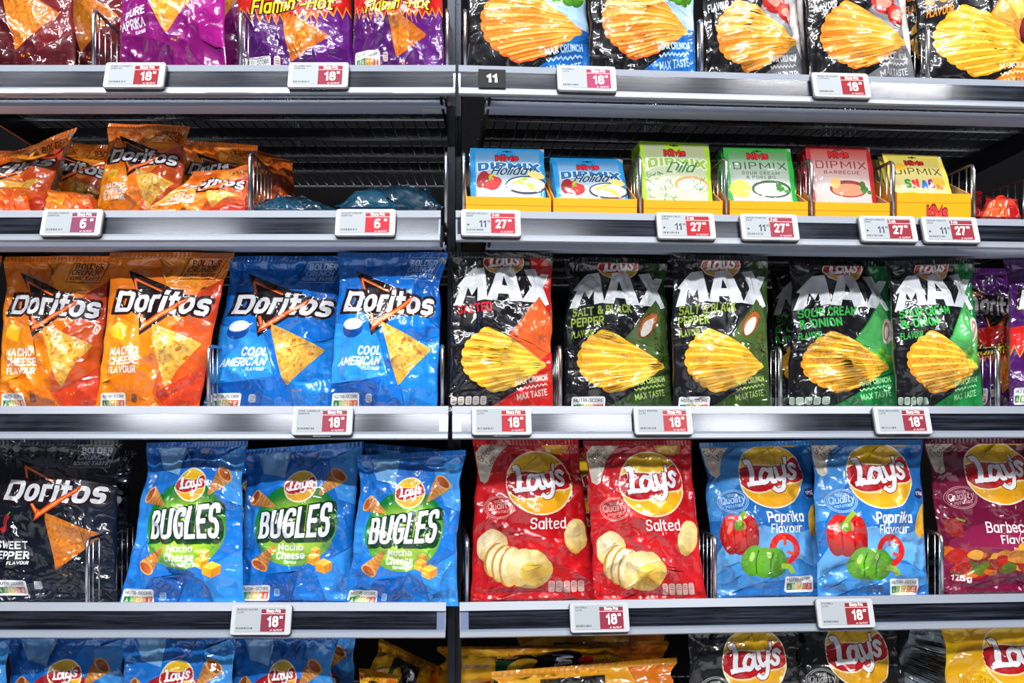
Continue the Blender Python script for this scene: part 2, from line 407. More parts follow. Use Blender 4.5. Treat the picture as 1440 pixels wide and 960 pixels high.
class Art:
    def __init__(s, W_, H_, base, grid=5.0):
        s.W, s.H, s.grid, s.L = W_, H_, grid, []; s.base = base; s.c = None; s.T = None; s.win = (0, H_)
    def add(s, loops, col, speck=0., clip=None):
        if isinstance(loops, np.ndarray): loops = [loops]
        if s.T is not None: loops = [s.T(l) for l in loops]
        s.L.append((loops, col if callable(col) else lin(col), speck, clip))
    def line(s, pts, w, col, closed=False, it=0, clip=None):
        if it: pts = chaikin(pts, closed, it)
        s.add(stroke(pts, w / 2, closed, cap=False), col, 0, clip)
    def text(s, t, x, y, h, col, wt=.17, sp=.09, sx=1., fit=None, shear=0., rot=0., align='l', grow=0., warp=None, it=2, dy=None, clip=None):
        lp, w = letters(t, h, wt, sp, sx, grow, it, dy)
        k = fit / w if fit else 1.
        w *= k
        ox = {'l': 0, 'c': -w / 2, 'r': -w}[align]; c, sn = math.cos(rot), math.sin(rot); out = []
        for l in lp:
            q = l.copy(); q[:, 0] = q[:, 0] * k - shear * q[:, 1] + ox
            if warp: q = warp(q, w)
            out.append(np.stack((x + q[:, 0] * c - q[:, 1] * sn, y + q[:, 0] * sn + q[:, 1] * c), 1))
        s.add(out, col, 0, clip)
    def compile(s):
        if s.c is not None: return s.c
        nx, ny = max(2, round(s.W / s.grid)), max(2, round(s.H / s.grid))
        gx, gy = np.meshgrid(np.linspace(0, s.W, nx + 1), np.linspace(*s.win, ny + 1))
        ed = []; vs = []
        def loop(L):
            b = len(vs); n = len(L)
            vs.extend((float(a), float(c)) for a, c in L)
            ed.extend((b + i, b + (i + 1) % n) for i in range(n))
        loop(rect(0, s.win[0], s.W, s.win[1]))
        for lp, _, _, _ in s.L:
            for L in lp:
                if L[:, 0].max() < 0 or L[:, 0].min() > s.W or L[:, 1].max() < 0 or L[:, 1].min() > s.H: continue
                loop(np.round(L, 4))
        rnd = np.random.RandomState(3)
        jit = (rnd.rand(*gx.shape, 2) - .5) * s.grid * .35
        jit[0] = jit[-1] = 0; jit[:, 0] = jit[:, -1] = 0
        vs.extend(zip((gx + jit[..., 0]).ravel().tolist(), (gy + jit[..., 1]).ravel().tolist()))
        r = delaunay_2d_cdt([Vector(v) for v in vs], ed, [], 0, 1e-4, False)
        V = np.array([(v[0], v[1]) for v in r[0]]); F = np.array(r[2])
        c = V[F].mean(1); w0, w1 = s.win
        k = (c[:, 0] > 0) & (c[:, 0] < s.W) & (c[:, 1] > w0) & (c[:, 1] < w1)
        F, c = F[k], c[k]
        # drop unused vertices
        use = np.unique(F); mp = -np.ones(len(V), int); mp[use] = np.arange(len(use)); V = V[use]; F = mp[F]
        # y down: make the faces look at the viewer
        a = V[F]; ar = (a[:, 1, 0] - a[:, 0, 0]) * (a[:, 2, 1] - a[:, 0, 1]) - (a[:, 2, 0] - a[:, 0, 0]) * (a[:, 1, 1] - a[:, 0, 1])
        F[ar > 0] = F[ar > 0][:, ::-1]
        CC = np.zeros((len(F), 3, 4)); fx, fy = V[F][..., 0], V[F][..., 1]
        def paint(m, col, sp):
            if callable(col):
                for j in range(3): CC[m, j, :3] = col(fx[m, j], fy[m, j])
            else: CC[m, :, :3] = col
            CC[m, :, 3] = sp
        paint(np.ones(len(F), bool), s.base if callable(s.base) else lin(s.base), 0)
        for lp, col, sp, clip in s.L:
            m = inside(c[:, 0], c[:, 1], lp)
            if clip is not None and m.any(): m &= inside(c[:, 0], c[:, 1], [clip] if isinstance(clip, np.ndarray) else clip)
            if m.any(): paint(m, col, sp)
        s.c = ((V - (0, w0)) / (s.W, w1 - w0), F, CC)
        return s.c

def sheet_mesh(name, art, pos, material, nrm=None, extra=None, eps=.004):
    """one mesh: the art sheet pushed through pos(u, v); extra = (verts, faces, colour) e.g. the back of a bag"""
    uv, F, CC = art.compile()
    u, v = uv[:, 0], uv[:, 1]
    X = pos(u, v)
    du = pos(np.minimum(u + eps, 1), v) - pos(np.maximum(u - eps, 0), v)
    dv = pos(u, np.minimum(v + eps, 1)) - pos(u, np.maximum(v - eps, 0))
    Nn = np.cross(dv, du); Nn /= np.linalg.norm(Nn, axis=1)[:, None] + 1e-12
    Fl = F; C4 = CC.reshape(-1, 4)
    if extra is not None:
        V2, F2, N2, c2 = extra
        Fl = np.concatenate((F, F2 + len(X))); X = np.concatenate((X, V2)); Nn = np.concatenate((Nn, N2))
        C4 = np.concatenate((C4, np.tile(np.array((*c2, 0.)), (len(F2) * 3, 1))))
    me = bpy.data.meshes.new(name)
    me.vertices.add(len(X)); me.vertices.foreach_set('co', X.astype(np.float32).ravel())
    me.loops.add(Fl.size); me.loops.foreach_set('vertex_index', Fl.astype(np.int32).ravel())
    me.polygons.add(len(Fl)); me.polygons.foreach_set('loop_start', np.arange(0, Fl.size, 3, dtype=np.int32))
    me.update(calc_edges=True)
    me.polygons.foreach_set('use_smooth', np.ones(len(Fl), bool))
    a = me.color_attributes.new('ink', 'FLOAT_COLOR', 'CORNER'); a.data.foreach_set('color', C4.astype(np.float32).ravel())
    me.materials.append(material)
    me.validate()
    if len(me.vertices) == len(Nn): me.normals_split_custom_set_from_vertices(Nn.tolist())
    return me

# ------------------------------------------------------------------ bags
def vnoise(x, y, seed):
    r = np.random.RandomState(seed); g = r.rand(64, 64) * 2 - 1
    xi, yi = np.floor(x).astype(int), np.floor(y).astype(int); fx, fy = x - xi, y - yi
    fx = fx * fx * fx * (fx * (fx * 6 - 15) + 10); fy = fy * fy * fy * (fy * (fy * 6 - 15) + 10)
    a, b, c, d = g[xi % 64, yi % 64], g[(xi + 1) % 64, yi % 64], g[xi % 64, (yi + 1) % 64], g[(xi + 1) % 64, (yi + 1) % 64]
    return (a * (1 - fx) + b * fx) * (1 - fy) + (c * (1 - fx) + d * fx) * fy

def pillow(corners, T, seed, pinch=.05, crump=1., sag=.0, asp=1.5, back=.8, flr=.05):
    TL, TR, BR, BL = [np.array(c) for c in corners]
    n = np.cross(TR - TL, BL - TL); n /= np.linalg.norm(n)
    if n[1] > 0 and abs(n[1]) > .2: n = -n
    elif n[2] < 0 and abs(n[1]) <= .2: n = -n
    ex = (TR - TL + BR - BL); wid = np.linalg.norm(ex) / 2; ex = ex / np.linalg.norm(ex)
    rs = np.random.RandomState(seed)
    cre = [(rs.rand() * .9 + .05, rs.rand(), rs.rand() * PI, .10 + .22 * rs.rand(), (.3 + .7 * rs.rand()) * rs.choice((-1, 1))) for _ in range(16)]
    def pos(u, v, side=1):
        mid = np.sin(PI * np.clip(v, 0, 1)) ** .7
        wob = .010 * vnoise(v * 7, v * 0 + .5, seed + 1) + .006 * vnoise(v * 17, v * 0 + 3.5, seed + 2)
        flare = flr * np.exp(-((v - .17) / .11) ** 2) * (1 + .6 * vnoise(u * 0 + 5 * (u > .5), v * 0 + .7, seed + 11))
        uu = .5 + (u - .5) * (1 - pinch * mid - flare + .016 * vnoise(v * 9 + 20 * (u > .5), v * 0 + 1.5, seed + 3)) + wob * mid
        U, V_ = uu[:, None], v[:, None]
        p = (TL * (1 - U) + TR * U) * (1 - V_) + (BL * (1 - U) + BR * U) * V_
        f = np.clip(1 - np.abs(2 * u - 1) ** 2.4, 0, 1) ** .72
        g = np.clip(np.sin(PI * np.clip(v, 0, 1) ** 1.12), 0, 1) ** .62
        h = T * f * g
        x, y = u * 4, v * 4 * asp
        w = .75 * np.abs(vnoise(x * .7 + .3 * y, y * .55, seed + 5)) + .50 * np.abs(vnoise(x * 1.2 + 7, y * 1.1 - .8 * x, seed + 6)) + .10 * np.abs(vnoise(x * 3.1, y * 2.6 + x, seed + 7))
        for cx, cy, th, ln, am in cre:
            dx, dy = u - cx, (v - cy) * asp; a = dx * math.cos(th) + dy * math.sin(th); b = -dx * math.sin(th) + dy * math.cos(th)
            w = w + am * .5 * np.exp(-np.abs(b) / .035) * np.exp(-(a / ln) ** 2)
        tp = np.exp(-v / .10) + .8 * np.exp(-(1 - v) / .09)
        w = w + tp * .75 * np.abs(vnoise(u * 13 + 2 * v, v * 3, seed + 8))
        edge = np.exp(-u / .07) + np.exp(-(1 - u) / .07)
        w = w + edge * .5 * np.abs(vnoise(u * 3, v * 17, seed + 9))
        m = np.minimum(1, 14 * u * (1 - u)) * np.minimum(1, 22 * v * (1 - v))
        if side > 0: off = h - w * m * .0085 * crump
        else: off = -h * back - m * .011 * crump - w * m * .003
        return p + n * off[:, None]
    return pos, n

def back_grid(pos, nu=14, nv=20):
    u, v = np.meshgrid(np.linspace(0, 1, nu + 1), np.linspace(0, 1, nv + 1)); u, v = u.ravel(), v.ravel()
    X = pos(u, v, -1); e = .01
    du = pos(np.minimum(u + e, 1), v, -1) - pos(np.maximum(u - e, 0), v, -1); dv = pos(u, np.minimum(v + e, 1), -1) - pos(u, np.maximum(v - e, 0), -1)
    Nn = np.cross(du, dv); Nn /= np.linalg.norm(Nn, axis=1)[:, None] + 1e-12
    F = []
    for j in range(nv):
        for i in range(nu):
            a = j * (nu + 1) + i; F += [(a, a + 1, a + nu + 2), (a, a + nu + 2, a + nu + 1)]
    return X, np.array(F), Nn

def seal_mesh(name, pos, n, at_top, ht, col, material, seed):
    """flat crimped fin beyond the top or bottom edge of a bag"""
    k = 60; u = np.linspace(0, 1, k + 1); v0 = np.zeros(k + 1) if at_top else np.ones(k + 1)
    base = pos(u, v0); inn = pos(u, np.full(k + 1, .03 if at_top else .97))
    dirv = (base - inn).mean(0); dirv -= n * dirv.dot(n); dirv /= np.linalg.norm(dirv)
    rows = []; m = 5
    for j in range(m + 1):
        t = j / m
        bend = .004 * vnoise(u * 3.5, u * 0 + .3, seed) * t
        rip = .0012 * (np.arange(k + 1) % 2 - .5) * (t > .05)
        rows.append(base + dirv * ht * t + np.outer(bend + rip, n))
    X = np.concatenate(rows); X = np.concatenate((X, X - n * .0006)); F = []
    nn = (m + 1) * (k + 1)
    for j in range(m):
        for i in range(k):
            a = j * (k + 1) + i; F += [(a, a + k + 1, a + k + 2, a + 1), (nn + a, nn + a + 1, nn + a + k + 2, nn + a + k + 1)]
    me = bpy.data.meshes.new(name); me.from_pydata(X.tolist(), [], F); me.update()
    a = me.color_attributes.new('ink', 'FLOAT_COLOR', 'CORNER')
    a.data.foreach_set('color', np.tile(np.array((*lin(col), 0), np.float32), len(me.loops)))
    me.materials.append(material)
    return me

_seed = [10]
def bag(name, label, cat, group, art, quad, bay='L', d=(.085, .07), T=.034, pinch=.06, crump=1.7, seal='#333333', back=None, seals=(1, 0), material='film', sealh=.009, k=None, lift=0., corners=None):
    """quad: TL TR BR BL as photo pixels; d: depth of the top and of the bottom edge (or four depths)"""
    _seed[0] += 17; sd = _seed[0]
    dd = (d[0], d[0], d[1], d[1]) if len(d) == 2 else d
    cs = corners or [P(q[0], q[1], z, bay) for q, z in zip(quad, dd)]
    zb = min(c.z for c in cs); k = min(range(5), key=lambda i: abs(DECK[i] - zb)) if k is None else k
    lo, hi = DECK[k] + .0025 + lift, (ZL[k - 1] - .0545 - (sealh if seals[0] else 0) - .001 if k else 9)
    if corners is None:
        for c in cs: c.z = min(max(c.z, lo), hi)
    org = (cs[2] + cs[3]) / 2
    cs = [c - org for c in cs]
    wd = (cs[1] - cs[0]).length; hg = (cs[3] - cs[0]).length
    pos, n = pillow(cs, T, sd, pinch, crump, asp=hg / max(wd, 1e-3), flr=0 if material == 'paper' else .05)
    X2, F2, N2 = back_grid(pos)
    bc = lin(back if back else seal)
    me = sheet_mesh(name, art, pos, M[material], extra=(X2, F2, N2, bc))
    o = link(name, me, None, org); tag(o, label, cat, group)
    if seals[0]: link('top_seal', seal_mesh('top_seal', pos, n, True, sealh, seal, M[material], sd), o)
    if seals[1]: link('bottom_seal', seal_mesh('bottom_seal', pos, n, False, sealh * .8, seal, M[material], sd + 1), o)
    return o

# ------------------------------------------------------------------ shared motifs
def tortilla(a, p0, p1, p2, seed=1, c0='#eeb03a', c1='#cf8422', r=5):
    P0, P1, P2 = [np.array(p, float) for p in (p0, p1, p2)]
    tri = [P0, P1, P2]; pts = []
    for i in range(3):
        p, q, s_ = tri[i], tri[i - 1], tri[(i + 1) % 3]
        d1 = (q - p) / np.hypot(*(q - p)); d2 = (s_ - p) / np.hypot(*(s_ - p))
        pts += [p + d1 * r, p + (d1 + d2) * r * .18, p + d2 * r]
        e = s_ - p; nn = np.array((e[1], -e[0])) / np.hypot(*e)
        pts += [p + e * .5 + nn * (1.2 if i != 1 else -.4)]
    out = np.array(chaikin(pts, True, 1)); c = out.mean(0); L = max(np.hypot(*(q - c)) for q in out)
    a.add(out, rgrad(c[0] - L * .1, c[1] - L * .2, L * 1.05, c0, c1), .85)
    rs = np.random.RandomState(seed)
    for k in range(16):
        w = rs.dirichlet((1.6, 1.6, 1.6)); q = w @ np.array(tri); rr = L * (.03 + .07 * rs.rand())
        a.add(ell(q[0], q[1], rr, rr * .6, 9, rs.rand() * 3), ('#d08a28', '#eebb48', '#dd9a30', '#c87a24')[k % 4], .9, clip=out)
    for k in range(3):
        q = P2 + np.array((8 + 5 * k, 4 + 2 * (k % 2))) + rs.rand(2) * 2
        a.add(ell(q[0], q[1], 1.8, 1.2, 6, rs.rand() * 3), '#d48b22', .5)

def dor_logo(a, x=12, y=95, wid=139, h=30, rot=.05, tri=True, maroon='#3c0f14', blk='#140b0c', orange=True):
    if tri:
        a.add(poly((26, 32), (126, 74), (121, 86), (61, 132), (56, 112), (41, 60)), blk)
        a.line([(37, 46), (64, 117)], 4.2, '#d8471a'); a.line([(38, 48), (63, 114)], 1.8, '#ff9440')
        a.line([(36, 45), (96, 73)], 3.8, '#d8471a'); a.line([(38, 46.5), (92, 71.5)], 1.6, '#ff9440')
    kw = dict(wt=.19, sp=.07, shear=.14, rot=rot)
    wd_ = wid * .205
    for col, gr in ((blk, 4.0), (maroon, 2.7), (blk, 1.7), ('#e9eaee', 0)):
        a.text('D', x, y, h, col, grow=gr, fit=wd_, sx=1.15, wt=.20, sp=.08, shear=.14, rot=rot)
        a.text('oritos', x + wd_ + wid * .02, y + wd_ * rot, h * 1.14, col, grow=gr, fit=wid * .775, **kw)
    if tri:
        a.add(poly((60, 126), (63, 108), (67, 110), (124, 73), (120, 83), (72, 117)), '#d8471a')
        a.add(poly((62, 121), (64.5, 112), (67.5, 113), (119, 78), (117, 82), (71, 115)), '#ff9a48')

def bolder(a, col, x=103, y=15, w=56, word='BOLDER'):
    a.text(word, x + 8, y + 11, 9, col, wt=.18, fit=w - 16, shear=.15)
    a.text('CRUNCH', x + 5, y + 21, 9, col, wt=.18, fit=w - 16, shear=.15)
    a.text('ICONIC TASTE', x + 3, y + 29, 6, col, wt=.2, fit=w - 12, shear=.15)
    a.line([(x + 6, y - 1), (x + w, y - 1), (x + w - 7, y + 32), (x - 2, y + 32)], .9, col, True)

def nutri(a, x, y, w=40, letter=1):
    h = w * .56
    a.add(rect(x, y, x + w, y + h, 3.5), '#eceef0')
    a.text('NUTRI-SCORE', x + 3, y + h * .32, h * .2, '#55585c', wt=.16, fit=w - 6)
    cs = ['#1d7c46', '#7db63a', '#f2c21d', '#e67a22', '#d9402c']; bw = (w - 5) / 5
    for k in range(5):
        x0 = x + 2.5 + k * bw
        a.add(rect(x0, y + h * .45, x0 + bw, y + h * .86), cs[k])
        a.text('ABCDE'[k], x0 + bw * .25, y + h * .8, h * .28, '#f4f4f4' if k == letter else '#d8d2c0', wt=.2, fit=bw * .5)
    x0 = x + 2.5 + letter * bw
    a.line(rect(x0 - .8, y + h * .38, x0 + bw + .8, y + h * .94, 2), 1.1, '#f6f6f6', True)

def pictos(a, x, y, n=2, c1='#c9b8b4', c2='#6c5a58', w=9, h=12):
    for k in range(n):
        x0 = x + k * (w + 1.6)
        a.add(rect(x0, y, x0 + w, y + h, 2.6), c1)
        for j in range(3): a.line([(x0 + 1.5, y + 3.2 + j * 2.8), (x0 + w - 1.5, y + 3.2 + j * 2.8)], .8, c2)

def lay_logo(a, cx, cy, rx, ry, rot=-.10, ring='#f3e7c4'):
    a.add(ell(cx, cy, rx + 2.2, ry + 2.2, 40), ring)
    disc = ell(cx, cy, rx, ry, 40)
    a.add(disc, lgrad(cx, cy - ry, cx, cy + ry, '#f0c313', '#f2a81c'))
    sc = lambda p: [(cx + q[0] * rx, cy + q[1] * ry) for q in p]
    top = [(-1.06, -.22), (-.75, -.36), (-.3, -.36), (.15, -.30), (.5, -.42), (.72, -.62), (.86, -.56), (1.04, -.40)]
    bot = [(1.05, .05), (.85, .22), (.5, .22), (.1, .36), (-.3, .52), (-.75, .46), (-1.06, .16)]
    band = poly(*sc(top + bot), it=1)
    lim = ell(cx, cy, rx + .8, ry + .8, 40)
    a.add(poly(*sc([(q[0], q[1] - .05) for q in top] + [(q[0], q[1] + .05) for q in bot]), it=1), '#f6e6b0', clip=lim)
    a.add(band, lgrad(cx - rx, cy, cx + rx, cy, '#b3101c', '#c9141f'), clip=lim)
    c, s_ = math.cos(rot), math.sin(rot); k = rx / 58.
    def m(p): x, y = (p[0] - 48) * k, (p[1] - 30) * k; return (cx + x * c - y * s_, cy + 2 * k + x * s_ + y * c)
    st = [([(9, -2), (14, -3), (14, 14), (11, 26), (10, 36)], 4.6, 1), ([(5, 37), (14, 36), (24, 37), (32, 36)], 4.0, 1),
          ([(47, 20), (36, 12), (27, 24), (29, 38), (39, 37), (46, 24)], 3.6, 1), ([(48, 16), (47, 30), (49, 38), (53, 37)], 3.7, 1),
          ([(57, 16), (58, 30), (62, 36), (68, 32)], 3.7, 1), ([(74, 14), (72, 34), (66, 52), (56, 55), (51, 50)], 3.7, 1),
          ([(80, 0), (79, 8)], 2.6, 0), ([(95, 16), (90, 11), (83, 15), (86, 22), (93, 27), (90, 35), (83, 36), (79, 31)], 3.4, 1)]
    for gcol, gr in (('#8d0c16', 1.5), ('#f2f3f6', 0)):
        lp = []
        for pts, hw, sm in st:
            q = [m(p) for p in pts]
            if sm: q = chaikin(q, False, 2)
            lp += stroke(q, (hw + gr) * k)
        a.add(lp, gcol)

MAXL = [  # letters in units of the word's 1 x 1 box, drawn from straight cuts
    ([(0, 1), (.055, .52), (.015, .5), (.12, .2), (.20, .03), (.315, .0), (.345, .86), (.245, .90), (.235, .52), (.185, .74), (.135, .52), (.09, .98)], None),
    ([(.335, .88), (.455, .02), (.625, .0), (.715, .92), (.585, .93), (.565, .74), (.46, .73), (.445, .9)], [(.485, .52), (.515, .24), (.55, .52)]),
    ([(.735, .03), (.85, .0), (.888, .22), (.925, .13), (1., .16), (.94, .52), (1.0, .95), (.955, 1.0), (.9, .76), (.845, .94), (.70, .93), (.815, .5)], None)]
def max_word(a, x, y, w, h, col='#e6e9ee', clip=None):
    for out, hole in MAXL:
        lp = [np.array([(x + p[0] * w, y + p[1] * h) for p in out])]
        if hole:
            hl = np.array([(x + p[0] * w, y + p[1] * h) for p in hole])
            sg = lambda q: sum(q[i][0] * q[(i + 1) % len(q)][1] - q[(i + 1) % len(q)][0] * q[i][1] for i in range(len(q)))
            if sg(hl) * sg(lp[0]) > 0: hl = hl[::-1]
            lp.append(hl)
        a.add(lp, col, clip=clip)

def ridged(a, tip, x0, y0, x1, y1, c0='#f8cf3c', c1='#e89a16', spk=.35, hot=None):
    """fan shaped ridged crisp: scalloped round edge on the left, pulled to a tip on the right"""
    T_ = np.array(tip, float); n = 9; Tr = np.array(tip, float) + (38, -4)
    arc = [(.30, .0), (.13, .13), (.03, .30), (0, .48), (.02, .64), (.10, .78), (.22, .90), (.38, 1.0)]
    ar = chaikin([(x0 + p[0] * (x1 - x0), y0 + p[1] * (y1 - y0)) for p in arc], False, 2)
    ar = np.array(ar); sl = np.concatenate(([0], np.cumsum(np.hypot(*np.diff(ar, axis=0).T))))
    at = lambda t: np.array((np.interp(t * sl[-1], sl, ar[:, 0]), np.interp(t * sl[-1], sl, ar[:, 1])))
    cen = np.array(((x0 * .4 + x1 * .6), (y0 + y1) / 2)); pts = []
    for k in range(n):
        for f, o in ((.0, -1.3), (.3, 1.0), (.7, 1.0)):
            q = at((k + f) / n); d = q - cen; pts.append(q + d / np.hypot(*d) * o)
    q = at(1.0); pts.append(q)
    lo = [q + (T_ - q) * t + np.array((0, 1)) * (7 * math.sin(PI * t)) + np.array((0, 1.6 * (k % 2))) for k, t in enumerate(np.linspace(.12, .9, 9))]
    up0 = at(0); up = [T_ + (up0 - T_) * t - np.array((0, 1)) * (4.5 * math.sin(PI * t)) for t in np.linspace(.08, .94, 7)]
    out = np.array(pts + lo + [T_ + (-3, 5), T_ + (1, 2), T_ + (-1, -4)] + up)
    h = y1 - y0
    a.add(out, lgrad(x0 + (x1 - x0) * .3, y0, x0 + (x1 - x0) * .2, y1, c0, c1), spk)
    for k in range(n):
        A, B = at((k - .04) / n) if k else at(0), at((k + .34) / n); bow = np.array((0, 5.0 * (1 - 2 * (k / n))))
        ray = lambda Q, ts: [Q + (Tr - Q) * t - bow * math.sin(PI * t) for t in ts]
        a.add(np.array(ray(A, (0, .2, .4, .6, .8)) + ray(B, (.8, .6, .4, .2, 0))), lgrad(x0, 0, x1, 0, '#e39c1c' if not hot else hot, '#ecb436'), spk, clip=out)
        C, Dd = at((k + .46) / n), at(min(1, (k + .80) / n))
        a.add(np.array(ray(C, (.03, .2, .4, .6, .78)) + ray(Dd, (.78, .6, .4, .2, .03))), '#f8d558' if not hot else '#f6b65c', spk * .5, clip=out)

def pepper(a, cx, cy, rx, ry, red=True, rot=0.):
    c0, c1, c2 = ('#e8261c', '#8f0a10', '#ff7a66') if red else ('#6cb428', '#2c6d12', '#b6e070')
    lobes = [ell(cx - rx * .42, cy + ry * .05, rx * .56, ry * .92, 22, .08), ell(cx + rx * .42, cy + ry * .05, rx * .56, ry * .9, 22, -.08), ell(cx, cy + ry * .1, rx * .62, ry * .9, 22)]
    if rot:
        c, s_ = math.cos(rot), math.sin(rot); lobes = [(l - (cx, cy)) @ np.array(((c, s_), (-s_, c))) + (cx, cy) for l in lobes]
    a.add(lobes, rgrad(cx - rx * .2, cy - ry * .25, rx * 1.25, c0, c1, 1.6))
    for dx in (-.28, .3):
        q = np.array([(cx + rx * (dx + .04), cy - ry * .6), (cx + rx * (dx - .05), cy), (cx + rx * (dx + .03), cy + ry * .8)])
        if rot: q = (q - (cx, cy)) @ np.array(((c, s_), (-s_, c))) + (cx, cy)
        a.line(list(q), rx * .06, c1, it=2)
    a.add(ell(cx - rx * .5, cy - ry * .25, rx * .12, ry * .3, 12, .3), c2); a.add(ell(cx + rx * .2, cy - ry * .35, rx * .09, ry * .2, 12, -.2), c2)
    sx, sy, ex, ey = (cx - rx * .05, cy - ry * .35, cx + rx * .35, cy - ry * .98) if red else (cx + rx * .72, cy + ry * .3, cx + rx * 1.25, cy + ry * .75)
    a.add(ell(sx, sy, rx * .26, ry * .24, 14), '#5c8f1c')
    a.line([(sx, sy), ((sx + ex) / 2 - (rx * .1 if red else -rx * .15), (sy + ey) / 2 - (0 if red else ry * .2)), (ex, ey)], rx * .22, '#8fb52c', it=2)

def thin_crisp(a, cx, cy, rx, ry, rot=0., c0='#f3d276', c1='#d9a033'):
    o = ell(cx, cy, rx, ry, 26, rot); o = o + np.random.RandomState(int(cx)).rand(26, 2) * min(rx, ry) * .10
    a.add(o, rgrad(cx - rx * .2, cy - ry * .2, max(rx, ry) * 1.1, c0, c1, 1.5), .25)

def stamp(a, cx, cy, r, ry, col, rot=-.15):
    for k in (1, .88): a.line(ell(cx, cy, r * k, ry * k, 26, rot), .7, col, True)
    a.text('Quality', cx, cy + ry * .18, ry * .62, col, wt=.13, fit=r * 1.62, rot=rot, align='c', shear=.2, it=1)
    a.text('100%', cx, cy - ry * .38, ry * .26, col, wt=.14, fit=r * .7, rot=rot, align='c', it=1)
    a.text('POTATOES', cx + 1, cy + ry * .55, ry * .24, col, wt=.14, fit=r * 1.1, rot=rot, align='c', it=1)

def cone(a, tip, m, r, inner='#8c3d16', c0='#dfa050', c1='#b06a2a'):
    T_, m = np.array(tip, float), np.array(m, float); ax = m - T_; L = np.hypot(*ax); ax = ax / L; nn = np.array((-ax[1], ax[0]))
    ang = math.atan2(nn[1], nn[0])
    body = np.array([T_ + nn * r * .14, T_ + ax * L * .55 + nn * r * .62, m + nn * r, m - nn * r, T_ + ax * L * .55 - nn * r * .62, T_ - nn * r * .14])
    mouth = ell(m[0], m[1], r, r * .52, 20, ang)
    a.add([body, mouth[::-1] if False else mouth], lgrad(*(m + nn * r), *(m - nn * r), c0, c1), .3)
    for t in (.3, .45, .6, .75, .9):
        q = T_ + ax * L * t; w = r * (.14 + .86 * t)
        a.line([q + nn * w, q + ax * w * .35, q - nn * w], .8, '#93541e', it=1, clip=body)
    a.add(mouth, '#e3a45a', .2); a.add(ell(m[0], m[1], r * .8, r * .38, 18, ang), lgrad(*(m + nn * r), *(m - nn * r), inner, '#c96a2c'))

def cheese_cube(a, cx, cy, s_):
    a.add(poly((cx - s_, cy - s_ * .4), (cx, cy - s_), (cx + s_, cy - s_ * .5), (cx + s_ * .9, cy + s_ * .5), (cx, cy + s_), (cx - s_ * .95, cy + s_ * .5)), '#f2a51c')
    a.add(poly((cx - s_, cy - s_ * .4), (cx, cy - s_), (cx + s_, cy - s_ * .5), (cx, cy)), '#fbd14e')
    a.add(poly((cx, cy), (cx + s_, cy - s_ * .5), (cx + s_ * .9, cy + s_ * .5), (cx, cy + s_)), '#e48a12')

